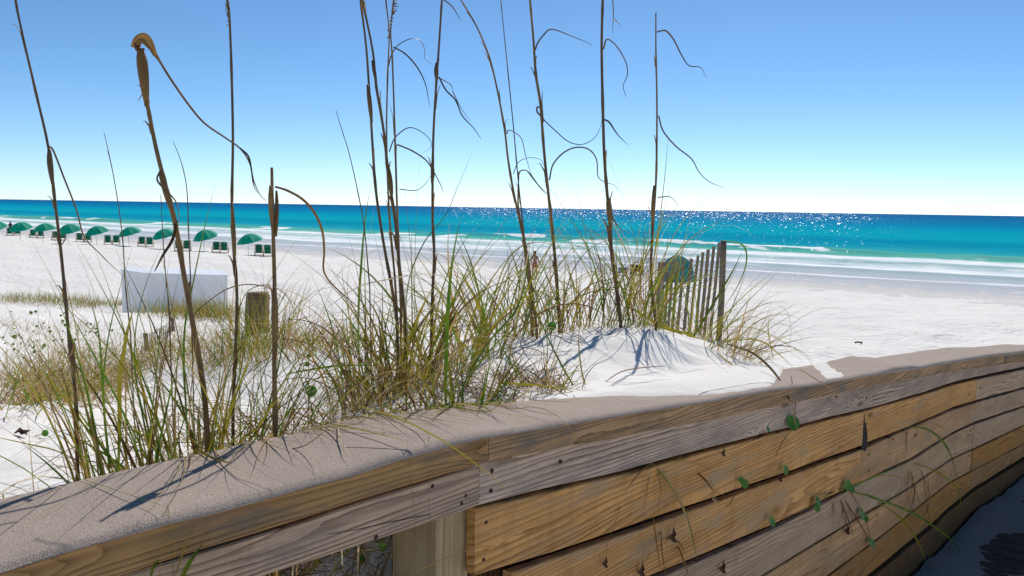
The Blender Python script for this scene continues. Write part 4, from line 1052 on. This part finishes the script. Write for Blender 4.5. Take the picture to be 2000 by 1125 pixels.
# ------------------------------------------------------------------ grass tussocks
def blade_path(P, az, th0, L, bend, n=11, curl=0.0, prof=1.4):
    pts = [Vector(P)]; p = Vector(P); st = L / n
    for i in range(n):
        u = (i + .5) / n; th = th0 + bend * u ** prof; a = az + curl * u
        p = p + Vector((math.sin(th) * math.cos(a), math.sin(th) * math.sin(a), math.cos(th))) * st
        pts.append(p.copy())
    return pts
def lift(pts):
    """keep a drooping blade from diving under the sand or the cap"""
    out = []
    for p in pts:
        t = D.x * p.x + D.y * p.y; pp = N.x * p.x + N.y * p.y
        q = p.copy()
        if 1.56 < pp - wp(t) < 1.93: g_ = max(capF(t), capB(t)) + .004
        elif pp - wp(t) >= 1.93: g_ = None
        else: g_ = None
        if g_ is not None and q.z < g_: q.z = g_
        out.append(q)
    return out
HERO = [0]
def blade_set(base, n, L, spread, mixw, tilt, bend, w, n_hero, seedv, az0=None, azs=3.14):
    rr = random.Random(seedv); out = []; n = int(n * .8)
    for i in range(n):
        a = rr.uniform(0, 6.28); rdist = spread * math.sqrt(rr.random())
        bx, by = base.x + math.cos(a) * rdist, base.y + math.sin(a) * rdist
        t = D.x * bx + D.y * by; pp = N.x * bx + N.y * by - wp(t)
        if pp < 1.935: bx += N.x * (1.94 - pp); by += N.y * (1.94 - pp)
        az = a + rr.uniform(-1, 1) if az0 is None else az0 + rr.uniform(-azs, azs)
        l = L * rr.uniform(.45, 1.15); b_ = abs(rr.gauss(bend, bend * .55)); 
        mi = rr.choices(range(5), mixw)[0]
        if mi >= 2: b_ *= 1.25
        q = blade_path((bx, by, ground_z(bx, by) - .015), az, abs(rr.gauss(tilt, tilt * .6)), l, b_, 11, rr.gauss(0, .7), rr.uniform(1.0, 2.2))
        ww = w * rr.uniform(.5, 1.5)
        out.append((l * ww, lift(q), ww, mi))
    out.sort(key=lambda e: -e[0])
    return out
def blade_w(k, w): return [w * min(1, .55 + 1.4 * i / k) * max(.06, (1 - (i / (k - 1)) ** 2.2)) for i in range(k)]
def tussock(label, px, Y, n, L, spread, mixw, tilt=.18, bend=1.0, w=.006, n_hero=5, extra=(), cat='grass clump', group='clumps of sea oats grass on the dune', name='grass_clump', az0=None, azs=3.14):
    d_ = ray(px, 500); X = d_.x / d_.y * Y; base = Vector((X, Y, ground_z(X, Y)))
    root = thing(name, label, cat, base, 0, group); o3 = tuple(base)
    bl = blade_set(base, n, L, spread, mixw, tilt, bend, w, n_hero, hash((int(px * 7), int(Y * 100), n)) & 0xffff, az0, azs)
    for i in range(min(n_hero, len(bl))):
        _, q, ww, mi = bl[i]; mb = MB(); mb.ribbon(q, blade_w(len(q), ww), None, .35); mb.build('blade', GRASS[mi], root, base=o3); HERO[0] += 1
    for p_, wpx, mt, y0_, dy_ in extra:
        q = trace(p_, y0_, dy_, 5); mb = MB(); mb.ribbon(q, blade_w(len(q), wpx * y0_ / F), Vector((.6, -.3, .6)), .35, 0, random.uniform(-.8, .8)); mb.build('blade', M[mt], root, base=o3); HERO[0] += 1
    rest = bl[n_hero:]
    if n >= 40 and L > .38: rest = rest + blade_set(base, n // 4, L * 1.5, spread * 1.2, (1.5,3,2,3,1.5), .3, 1.9, w * .42, 0, int(px) + 3, az0, azs)
    if rest:
        mb = MB()
        for _, q, ww, mi in rest[::1]: mb.ribbon(q, blade_w(len(q), ww), None, .35, mi)
        tag(mb.build('fine_blades', GRASS, root, base=o3), None, None, None, 'stuff')
    return root
GRN, MIX, DRY, TAN = (5,3,1.2,.7,.3), (2.6,4,2.6,2.2,1), (1,3,3.6,2.8,1.6), (.5,1.5,3.4,3.2,2)
# behind the level rail
tussock('sparse arching blades low on the sand beside the far left stalk', 95, 1.95, 34, .55, .2, MIX, .7, 1.4, .0045, 6, [([(0,995),(60,998),(130,1012),(150,1016)], 7, 'olive', 1.75, 0), ([(0,855),(60,868),(110,880),(160,905),(190,925)], 4, 'olive', 2.0, 0), ([(235,920),(200,870),(150,800),(110,735),(75,680),(52,655)], 7, 'olive', 2.05, .3), ([(60,925),(130,880),(190,855),(260,838),(330,832)], 3.5, 'brown', 2.1, 0)])
tussock('upright deep green clump right behind the rail, tallest on the left', 222, 2.03, 46, .92, .07, (3.6,3,2.4,1.8,.4), .10, .35, .009, 8, [([(215,915),(205,830),(198,740),(196,690),(190,640),(178,590),(172,560)], 9, 'green', 2.05, 0), ([(212,915),(202,800),(203,720),(215,640),(235,560),(262,470)], 8, 'green', 2.05, .1), ([(230,915),(232,830),(232,740),(240,690),(250,640),(262,600)], 13, 'olive', 2.04, 0)])
tussock('loose clump of green and tan blades beside the deep green one', 285, 2.12, 50, .82, .10, (3.6,3,2.4,1.8,.4), .18, .6, .0075, 8, [([(310,900),(290,840),(270,770),(262,700),(268,620),(290,540),(330,450)], 6, 'green', 2.15, .2)])
tussock('green clump at the foot of the broken ochre stalk', 362, 2.17, 50, .90, .08, (3.6,3,2.4,1.8,.4), .14, .45, .0085, 8, [([(366,880),(362,790),(358,720),(360,640),(375,560),(398,450),(420,360)], 8, 'green', 2.2, .2), ([(380,612),(400,594),(438,567),(474,556),(506,557),(530,565),(552,582),(570,602)], 6, 'brown', 2.4, .2)])
tussock('mixed clump between the ochre stalk and the straight stalk', 425, 2.3, 56, .86, .11, (3.6,3,2.4,1.8,.4), .22, .7, .0075, 8, [([(430,850),(450,790),(470,720),(480,650),(500,590),(530,540)], 7, 'olive', 2.4, .2), ([(464,609),(481,572),(505,558),(530,558),(554,572),(571,597),(581,625),(575,658),(554,678)], 4, 'brown', 2.5, .1)])
tussock('tangle of bent straw blades round the snapped stub', 500, 2.35, 110, .66, .17, DRY, .5, 1.5, .0045, 8, [([(525,699),(498,715),(475,743),(465,780),(470,808),(491,838),(525,866),(560,876),(595,870),(630,845),(655,817)], 5, 'brown', 2.3, -.35), ([(305,1125),(330,1085)], .1, 'green', 1.7, 0)])
tussock('low tangle of dry bent grass where the sand meets the rail', 600, 2.6, 120, .52, .24, TAN, .8, 1.4, .0042, 8, [([(445,883),(490,884),(540,881),(600,872),(640,860)], 3.2, 'stemdark', 2.12, .12), ([(640,838),(680,862),(700,872),(760,880)], 3, 'stemdark', 2.3, 0)])
tussock('matted dry grass spreading over the sand left of the main clump', 680, 2.85, 95, .52, .28, TAN, .8, 1.4, .0045, 8, [([(560,790),(600,752),(650,722),(700,712),(760,716)], 5, 'olive', 3.0, 0), ([(560,730),(640,716),(700,713),(740,715)], 6, 'green', 3.05, 0), ([(700,792),(787,820),(868,862),(927,904),(980,946),(1008,978)], 4.5, 'olive', 2.15, -.12)])
for px, Y, n, lab in [(455,2.55,70,'wiry looping grass between the straight stalk and the snapped stub'), (560,2.7,90,'wiry looping grass right of the snapped stub'), (635,3.0,65,'wiry looping grass beside the bright round leaf'), (690,3.4,50,'wiry looping grass at the left edge of the main clump'), (540,3.6,60,'thin looping grass on the sand behind the snapped stub'), (410,3.1,50,'thin looping grass on the sand behind the broken ochre stalk')]:
    tussock(lab, px, Y, n, .72, .26, TAN, .7, 2.1, .0036, 6)
# the main clump
tussock('left side of the main clump, green blades leaning left', 715, 3.45, 46, .70, .14, MIX, .22, .7, .0098, 7, [([(700,700),(700,600),(705,520),(712,440),(722,370)], 6, 'green', 3.5, .1)])
tussock('heart of the main clump, dense with dry husks round the stalk bases', 785, 3.45, 64, .74, .17, MIX, .24, .8, .0098, 10, [([(790,620),(800,540),(830,470),(870,420),(900,350),(935,270)], 5, 'green', 3.6, .3), ([(640,600),(700,560),(760,545),(830,535),(900,545)], 4, 'bone', 3.3, 0)])
tussock('mid height olive grass in front of the main clump', 830, 3.15, 36, .52, .16, MIX, .4, .9, .006, 7)
tussock('dry skirt of bent blades under the main clump', 775, 3.1, 70, .46, .24, TAN, .8, 1.3, .005, 8)
tussock('broad dark green blades standing behind the rail right of the main clump', 872, 2.62, 34, .55, .07, GRN, .14, .45, .0105, 8, [([(870,795),(870,720),(872,650),(876,580),(885,500),(900,420)], 10, 'green', 2.7, .1), ([(845,775),(815,720),(780,650),(765,600)], 9, 'olive', 2.6, .2)])
tussock('green blades fanning low behind the rail in the middle', 925, 2.72, 42, .46, .12, GRN, .4, .7, .008, 8, [([(890,790),(920,720),(960,660),(1010,600),(1030,520),(1035,480)], 9, 'green', 2.9, .5), ([(975,748),(1030,750),(1080,755),(1130,762)], 8, 'olive', 2.95, 0)])
tussock('grass right of the main clump round the torn jointed stalk', 872, 3.7, 46, .72, .16, MIX, .3, .9, .0098, 7)
tussock('clump of arching green blades between the torn stalk and the curved stalk', 945, 4.2, 54, .76, .2, MIX, .3, .9, .0098, 7, [([(950,690),(960,600),(985,520),(1020,480),(1070,475),(1120,500)], 3.5, 'olive', 4.3, 0)])
tussock('thin stray blades on the bare sand below the crest', 1075, 3.25, 12, .42, .12, GRN, .5, .5, .006, 4, [([(1125,762),(1100,720),(1070,660),(1050,610)], 5, 'green', 3.3, .4), ([(1148,768),(1135,720),(1130,660),(1138,600)], 4, 'olive', 3.35, .2), ([(1165,765),(1190,740),(1225,722),(1290,715),(1302,716)], 5, 'brown', 3.5, .2)])
# along the crest
for i, (px, Y, n, L, lab) in enumerate([(985,4.9,60,.62,'crest clump round the base of the slender curved stalk'), (1035,4.95,60,.60,'crest clump in front of the walking people'), (1080,5.0,55,.55,'crest clump at the foot of the looped stalk'), (1125,5.1,45,.50,'airy crest clump between the looped stalk and the thick dark stalk'),
      (1165,5.15,40,.52,'crest clump just left of the thick dark stalk'), (1208,5.1,55,.62,'yellow green crest clump at the thick dark stalk'), (1252,5.1,60,.62,'crest clump left of the bare tipped stalk with pale stems'), (1290,5.4,60,.62,'crest clump where the sand fence begins')]):
    tussock(lab, px, Y, int(n * .72), L * 1.42, .15, MIX if i % 3 else GRN, .28, .95, .0078, 6)
tussock('dark dry stubble along the crest of the dune', 1175, 5.3, 90, .22, .5, DRY, .5, 1.0, .004, 0)
# round the sand fence
tussock('long green blades slanting up across the slats of the sand fence', 1345, 6.0, 40, .8, .16, GRN, .5, .7, .010, 8, [([(1340,680),(1370,630),(1400,580),(1430,530),(1450,490)], 9, 'green', 5.4, .3), ([(1230,600),(1300,640),(1350,655),(1400,690)], 8, 'olive', 5.3, 0), ([(1270,590),(1320,560),(1380,540),(1430,500)], 7, 'green', 5.7, .2)])
tussock('straw grass heaped round the foot of the fence end post', 1405, 5.5, 80, .5, .24, DRY, .6, 1.2, .006, 6, [([(1410,655),(1450,600),(1490,560),(1530,520)], 4, 'green', 5.6, .3), ([(1415,470),(1450,478),(1458,510),(1440,560),(1400,620)], 3.5, 'green', 5.6, 0), ([(1390,640),(1470,640),(1530,668),(1580,702),(1585,725)], 2.5, 'olive', 5.2, 0)])
tussock('dry blades sprawling down the dune right of the fence', 1440, 4.9, 70, .55, .18, DRY, .75, 1.0, .006, 6, [([(1420,672),(1470,690),(1510,725),(1535,765),(1548,800),(1558,845)], 5, 'brown', 4.6, -1.2), ([(1410,665),(1480,664),(1520,690),(1550,720)], 4, 'olive', 4.8, 0), ([(1400,690),(1440,720),(1470,745),(1490,758)], 4, 'straw', 4.6, -.2), ([(1510,700),(1500,640),(1508,610)], 2.5, 'olive', 4.9, 0), ([(1560,720),(1600,745),(1640,770)], 2.5, 'straw', 3.6, -.4)], az0=-.6, azs=1.1)
# dune behind
for px, Y, n, L, lab in [(620,6.0,60,.42,'short grass clump on the far sand right of the piling'), (655,6.3,55,.40,'yellowing clump on the far sand left of the main clump'), (560,6.6,70,.42,'bushy clump right of the wooden piling'), (510,7.4,130,.72,'tall olive clump at the foot of the wooden piling'), (462,6.6,70,.5,'olive clump left of the wooden piling'), (400,8.2,60,.45,'grass mound right of the small buried fence'), (345,9.5,45,.5,'dense grass mound round the small buried fence')]:
    tussock(lab, px, Y, n, L, .3, MIX, .3, .7, .007, 2)

def hits(poly_pts, n, seedv, y0=2, y1=40):
    """n spots of ground seen inside a patch of the picture's columns and rows"""
    rr = np.random.default_rng(seedv); P = np.array(poly_pts, float); out = []
    lo, hi = P.min(0), P.max(0)
    def inside(x, y):
        c = False; j = len(P) - 1
        for i in range(len(P)):
            if (P[i,1] > y) != (P[j,1] > y) and x < (P[j,0]-P[i,0]) * (y-P[i,1]) / (P[j,1]-P[i,1]) + P[i,0]: c = not c
            j = i
        return c
    pp = []
    while len(pp) < n:
        x, y = rr.uniform(lo, hi)
        if inside(x, y): pp.append((x, y))
    Ys = np.geomspace(y0, y1, 150); dirs = [ray(x, y) for x, y in pp]; d = np.array([(a.x / a.y, a.z / a.y) for a in dirs])
    X = d[:, :1] * Ys; Z = d[:, 1:] * Ys; YY_ = np.broadcast_to(Ys, X.shape)
    t = D.x * X + D.y * YY_; p = N.x * X + N.y * YY_
    below = Z <= terrain_tp(t, p)
    for i in range(n):
        if below[i].any():
            k = int(np.argmax(below[i])); x, y = X[i, k], Ys[k]; out.append(Vector((x, y, ground_z(x, y))))
    return out
def field(name, label, spots, per, L, w, mixw, tilt=.35, bend=.8, spread=.12, seedv=1):
    rr = random.Random(seedv); mb = MB()
    for S_ in spots:
        for i in range(per):
            bx, by = S_.x + rr.gauss(0, spread), S_.y + rr.gauss(0, spread)
            a = rr.uniform(0, 6.28); l = L * rr.uniform(.4, 1.2)
            q = blade_path((bx, by, S_.z - .03), a, abs(rr.gauss(tilt, .2)), l, abs(rr.gauss(bend, .5)), 5, 0)
            mb.ribbon(q, blade_w(len(q), w * rr.uniform(.6, 1.2)), None, .3, rr.choices(range(5), mixw)[0])
    return tag(mb.build(name, GRASS, None), label, None, None, 'stuff')
field('dune_grass', 'fringe of short grass along the far ridge before the white bin', hits([(0,592),(120,596),(230,608),(320,622),(440,628),(440,616),(320,612),(235,600),(110,590),(0,586)], 170, 1), 16, .50, .012, (3,5,3,.5,.5), .25, .4, .30, 2)
field('dune_grass', 'dense low scrub grass on the left slope of the dune', hits([(0,735),(80,720),(160,690),(330,680),(340,720),(230,760),(200,790),(100,805),(0,830)], 150, 3), 11, .36, .006, (1.5,3,3.5,2.5,1.2), .5, .9, .11, 4)
field('dune_grass', 'scattered thin grass on the pale upper left slope', hits([(0,615),(230,635),(280,680),(160,690),(0,735)], 120, 5), 6, .30, .006, DRY, .4, .8, .15, 6)
field('dune_grass', 'grass growing between the small fence and the piling', hits([(290,690),(330,640),(440,640),(480,660),(600,650),(690,660),(690,690),(560,690),(420,730),(330,720)], 95, 7), 12, .36, .006, (1.5,3,3.5,2,1.2), .45, .9, .13, 8)
field('dry_litter', 'dry grass litter lying on the sand of the dune', hits([(560,830),(700,700),(900,690),(960,720),(940,780),(820,790),(700,800)], 100, 9), 3, .22, .003, TAN, 1.25, .4, .10, 10)
field('dry_litter', 'dry grass litter on the near sand behind the rail', hits([(0,950),(80,850),(300,800),(520,700),(650,740),(640,800),(450,850),(200,920)], 70, 11), 2, .20, .003, TAN, 1.3, .4, .08, 12)
field('dry_litter', 'brown litter heaped under the heart of the main clump', hits([(680,745),(840,735),(850,790),(690,805)], 60, 21), 12, .20, .004, (.1,.6,2,5,1), 1.2, .5, .09, 22)
field('dry_litter', 'dark brown litter along the lower edge of the left slope', hits([(0,770),(120,740),(330,690),(230,765),(0,835)], 110, 23), 10, .24, .005, (.1,.8,2,5,1), 1.1, .5, .12, 24)
# shaded grass under the open bay of the rail
round_leaf_bits = []
mb = MB(); rr = random.Random(5)
for i in range(2600):
    t = rr.uniform(.7, 1.6); p = rr.uniform(1.69, 2.25); P = to_world(t, p, 0); z = ground_z(P.x, P.y)
    q = blade_path((P.x, P.y, z - .02), rr.uniform(0, 6.28), abs(rr.gauss(.9, .4)), rr.uniform(.10, .34), abs(rr.gauss(1.0, .6)), 6, rr.gauss(0, 1))
    if min(N.x * v.x + N.y * v.y for v in q) > 1.67 and all(v.z < capB(t) - .04 or (N.x * v.x + N.y * v.y) > 1.95 for v in q):
        mb.ribbon(q, blade_w(len(q), rr.uniform(.002, .006)), None, .3, rr.choices(range(5), (.1,.5,1.6,5,.8))[0])
for i in range(2800):
    t = rr.uniform(1.1, 2.1); p = rr.uniform(1.69, 1.86); P = to_world(t, p, 0); z = ground_z(P.x, P.y) + rr.uniform(0, .12)
    q = blade_path((P.x, P.y, z - .02), rr.uniform(0, 6.28), abs(rr.gauss(.9, .5)), rr.uniform(.10, .30), abs(rr.gauss(.9, .6)), 6, rr.gauss(0, 1))
    if min(N.x * v.x + N.y * v.y for v in q) > 1.67 and max(v.z for v in q) < railB(t) + .05: mb.ribbon(q, blade_w(len(q), rr.uniform(.002, .007)), None, .3, rr.choices(range(5), (.3,.6,1.2,6,.5))[0])
for i in range(2600):
    t = rr.uniform(.9, 2.6); p = rr.uniform(1.9, 2.35); P = to_world(t, p, 0); z = ground_z(P.x, P.y)
    q = blade_path((P.x, P.y, z - .01), rr.uniform(0, 6.28), abs(rr.gauss(1.1, .4)), rr.uniform(.08, .26), abs(rr.gauss(.7, .5)), 5, rr.gauss(0, 1))
    if min(N.x * v.x + N.y * v.y for v in q) > 1.93: mb.ribbon(q, blade_w(len(q), rr.uniform(.002, .006)), None, .3, rr.choices(range(5), (.2,.6,1.4,6,.5))[0])
for i in range(40):
    t = rr.uniform(1.0, 1.6); p = rr.uniform(1.78, 2.0); P = to_world(t, p, 0); c = Vector((P.x, P.y, ground_z(P.x, P.y) + rr.uniform(.03, .22)))
    round_leaf_bits.append((c, rr.uniform(.012, .028), (rr.uniform(-.6,.6), -.7, rr.uniform(.1,.8))))
tag(mb.build('dry_thatch', GRASS, None), 'dry matted thatch in the shade under the open bay of the rail', None, None, 'stuff')

# ------------------------------------------------------------------ tufts and vines in the wall
def wall_pts(pts, out0=.004, out1=.05):
    k = len(pts); r_ = []
    for i, (x, y) in enumerate(pts):
        u = i / max(1, k - 1); p = P0 - out0 - (out1 - out0) * math.sin(math.pi * min(1, u * .8)) 
        t, h = on_wall(x, y, p); r_.append(to_world(t, p + wp(t), h))
    return r_
def wall_tuft(label, base_px, leaves, name='grass_tuft', cat='grass tuft'):
    b = wall_pts([base_px, base_px])[0]; root = thing(name, label, cat, b, 0, 'tufts of grass growing out between the wall planks'); o3 = tuple(b)
    for p_, w, mt, o1 in leaves:
        q = smooth_path(wall_pts(p_, -.012, o1), 5); dist_ = q[0].y; mb = MB()
        mb.ribbon(q, blade_w(len(q), w * dist_ / F), Vector((.3, -.5, .8)), .35); mb.build('blade', M[mt], root, base=o3)
    return root
def roots(seedp, n, spread, drop, mt='brown', w=1.3, rs=3):
    rr = random.Random(rs); out = []
    for i in range(n):
        x, y = seedp[0] + rr.uniform(-spread, spread), seedp[1]; pts = [(x, y)]
        for j in range(5):
            x += rr.gauss(0, 5); y += drop / 5 * rr.uniform(.6, 1.3); pts.append((x, y))
        out.append((pts, w * rr.uniform(.6, 1.2), mt, .015))
    return out
wall_tuft('green tuft sprouting between planks with long blades drooping over the deck', (1632,960), [([(1630,960),(1680,942),(1720,925),(1780,904)], 9, 'green', .08), ([(1690,934),(1730,928),(1760,933),(1797,947)], 5, 'straw', .10), ([(1645,957),(1690,966),(1715,975),(1770,996),(1820,1025),(1860,1056),(1882,1086),(1900,1112)], 7, 'green', .16), ([(1708,977),(1745,1000),(1775,1030),(1795,1062),(1804,1085),(1812,1112)], 5, 'olive', .14), ([(1780,904),(1812,913),(1842,930),(1866,950),(1876,975),(1868,1012)], 4, 'olive', .12), ([(1640,957),(1600,975),(1585,985)], 4, 'green', .03), ([(1640,962),(1665,1000),(1690,1040),(1700,1060)], 3, 'brown', .03), ([(1635,962),(1655,1010),(1668,1050)], 3, 'brown', .03)] + roots((1640,965), 7, 12, 80))
wall_tuft('small green tuft high in the wall near the bend', (1778,833), [([(1774,834),(1805,836),(1832,852),(1850,875),(1862,905),(1874,955)], 5, 'green', .10), ([(1800,829),(1828,829),(1848,842),(1854,852)], 3, 'straw', .08), ([(1780,833),(1815,840),(1840,862),(1848,880)], 4, 'green', .08), ([(1775,836),(1770,860),(1772,890)], 3, 'brown', .02)] + roots((1785,905), 12, 16, 130, 'brown', 1.3, 4))
wall_tuft('pale green and dead tuft hanging below the rail board near the middle', (1274,905), [([(1272,904),(1308,944),(1334,990),(1350,1042),(1362,1096)], 7, 'olive', .06), ([(1274,905),(1300,930),(1330,980),(1346,1030),(1356,1080)], 4, 'bone', .08), ([(1275,905),(1320,960),(1345,1020),(1366,1090)], 3, 'straw', .05), ([(1272,906),(1248,925),(1232,945),(1217,968)], 9, 'brown', .03), ([(1305,900),(1345,903),(1375,910),(1400,922)], 4, 'straw', .05), ([(1274,905),(1268,930),(1275,948),(1290,951),(1298,936)], 3, 'bone', .05), ([(1217,966),(1205,1010),(1188,1060),(1180,1085)], 2, 'brown', .02), ([(1284,905),(1290,950),(1298,990)], 2, 'brown', .02), ([(1360,920),(1380,940),(1398,966)], 6, 'brown', .04)] + roots((1285,905), 6, 16, 120, 'brown', 1.2, 8))
wall_tuft('stiff brown dead stalks rooted between the middle planks', (1275,1000), [([(1275,999),(1280,1040),(1286,1080),(1290,1130)], 6, 'husk', .04), ([(1291,1032),(1294,1080),(1301,1130)], 6, 'husk', .05), ([(1325,1066),(1334,1090),(1346,1130)], 6, 'husk', .05), ([(1314,1048),(1290,1066),(1268,1085),(1255,1104),(1253,1122)], 4, 'stem', .06), ([(1312,1050),(1330,1064),(1338,1085)], 3, 'stem', .05), ([(1390,955),(1400,980),(1393,975),(1388,958)], 3, 'bone', .04), ([(1385,930),(1398,958),(1412,965),(1418,950),(1408,944)], 2.5, 'straw', .06)])
wall_tuft('green blades poking up in front of the near rail at the bottom left', (300,1130), [([(292,1140),(300,1110),(311,1092)], 12, 'green', .05), ([(350,1140),(372,1096),(396,1062)], 11, 'green', .06), ([(336,1140),(352,1095),(366,1050),(384,1018)], 4, 'olive', .05)])
wall_tuft('thin yellow blade arching across the open bay and post', (780,1130), [([(770,1140),(830,1108),(880,1086),(930,1070),(975,1068),(1022,1088)], 5, 'straw', .08), ([(780,1042),(795,1068),(804,1095),(812,1130)], 3, 'straw', .03)])
def round_leaf(mb, c, r, nrm, mi=0):
    nrm = Vector(nrm).normalized(); a = nrm.orthogonal().normalized(); b = nrm.cross(a); k = 12
    q = [c - nrm * r * .18] + [c + (a * math.cos(2*math.pi*i/k) + b * math.sin(2*math.pi*i/k)) * r * (1 if i else .82) for i in range(k)]
    mb.add(q, [(0, 1 + i, 1 + (i + 1) % k) for i in range(k)], mi)
def vine(label, stem, leaves, on_the_wall=True, Y=None, mt='vine', nx=None):
    if on_the_wall: q = smooth_path(wall_pts(stem, .004, .03), 4)
    else: q = trace(stem, Y, 0, 4)
    root = thing('beach_vine', label, 'vine', q[0], 0, 'round leaved vines'); o3 = tuple(q[0])
    mb = MB(); mb.tube(q, q[0].y / F * .8, 5); mb.build('stem', M['stem'], root, base=o3)
    for x, y, r in leaves:
        c = wall_pts([(x, y), (x, y)], .03, .03)[0] if on_the_wall else U(x, y, Y)
        mb = MB(); round_leaf(mb, c, r * c.y / F, nx or (.55 + random.uniform(-.4, .4), -.75, .35 + random.uniform(-.3, .3))); mb.build('leaf', M[mt], root, base=o3)
    return root
vine('vine with one large round green leaf hanging over the rail board', [(1545,735),(1553,780),(1552,810),(1548,835),(1530,860),(1515,890)], [(1549,826,16), (1500,838,7)])
vine('trailing vine with small upright leaves along the second plank gap', [(1420,990),(1455,945),(1500,930),(1535,918)], [(1455,945,10), (1535,918,10), (1448,938,7)])
vine('trailing vine with dark round leaves along the third plank gap', [(1470,1040),(1508,1018),(1560,1000),(1598,980)], [(1508,1018,12), (1598,978,11), (1596,992,8)])
vine('vine with oval dark leaves hanging below the green tuft', [(1655,950),(1680,990),(1690,1010),(1697,1040),(1703,1062)], [(1656,948,11), (1684,1004,12), (1690,1012,8), (1703,1060,12), (1664,955,8)])
vine('pennywort with one bright round leaf on the sand beside the matted grass', [(600,800),(604,785),(607,766)], [(607,764,12)], False, 3.1, nx=(.1, -.9, .3))
vine('pennywort with a bright round leaf on the dune crest', [(1076,655),(1077,645),(1078,638)], [(1078,637,9)], False, 4.6, nx=(.1, -.9, .3))
vine('two small heart shaped leaves on the near left sand', [(60,880),(58,866),(56,856),(75,850),(88,848)], [(56,856,6), (88,846,7), (51,848,3)], False, 3.2, nx=(.1, -.9, .3))
vine('small yellow green leaves creeping over sand beyond the snapped stub', [(570,745),(590,712),(600,711),(615,715)], [(600,711,6), (588,712,3), (566,808,8), (603,695,5)], False, 3.9, nx=(.1, -.6, .6))
# creeping vine on the upper left slope
mb = MB(); rr = random.Random(12)
for S_ in hits([(0,612),(120,610),(230,650),(200,690),(60,700),(0,690)], 60, 13):
    round_leaf(mb, S_ + Vector((0, 0, .03)), rr.uniform(.012, .034), (rr.uniform(-.5,.5), -.7, .5))
tag(mb.build('creeping_vine', M['vine'], None, False), 'creeping green vine leaves scattered on the upper left slope', None, None, 'stuff')
mb = MB()
for c, r, nn in round_leaf_bits: round_leaf(mb, c, r, nn)
tag(mb.build('creeping_vine', M['vine'], None, False), 'green vine leaves in the thatch beside the post of the open bay', None, None, 'stuff')
# dead leaves hanging on the planks
for x, y, r, lab in [(1183,1100,7,'curled dead leaf hanging from a thread on the second plank'), (1315,1048,9,'dark shrivelled leaf caught on the dead stalks'), (1254,1116,9,'dead leaf at the bottom edge below the dead stalks'), (1413,885,5,'tiny dead leaf under the rail board'), (1524,935,5,'tiny dead leaf in the second plank gap'), (1655,1036,6,'dead leaf hanging from a root in the third plank gap'), (1412,1110,8,'dead leaf low on the greyed plank')]:
    c = wall_pts([(x, y), (x, y)], .02, .02)[0]; s_ = r * c.y / F; mb = MB()
    mb.ribbon([c + Vector((0,0,s_*2.2)), c + Vector((.2*s_,-.3*s_,s_*.9)), c + Vector((-.3*s_,.1*s_,0)), c + Vector((.4*s_,-.2*s_,-s_*.9)), c + Vector((.7*s_,0,-s_*1.3))], [.1*s_, .9*s_, 1.5*s_, 1.1*s_, .2*s_], Vector((.7,-.3,.2)), .6)
    mb.tube([c + Vector((0,0,s_*2.2)), c + Vector((.3*s_,.1*s_,s_*4)), c + Vector((0.1*s_,.3*s_,s_*6.5))], .0006, 4)
    o = mb.build('dead_leaf', M['deadleaf'], None, base=tuple(c)); o.location = c; tag(o, lab, 'leaf', 'dead leaves hanging on the wall')
for x, y, lab in [(43,853,'left one of the brown leaf scraps on the near left sand'), (170,958,'reddish brown leaf against the rail beside the far left stalk')]:
    c = ground_hit(x, y, 1.6, 20) + Vector((0,0,.012)); mb = MB()
    mb.ribbon([c + Vector((-.03,0,0)), c + Vector((-.01,.01,.012)), c + Vector((.012,-.008,.006)), c + Vector((.035,0,.014))], [.006,.02,.022,.004], Vector((0,.5,.6)), .7)
    o = mb.build('dead_leaf', M['deadleaf'], None, base=tuple(c)); o.location = c; tag(o, lab, 'leaf')
print('hero blades', HERO[0])
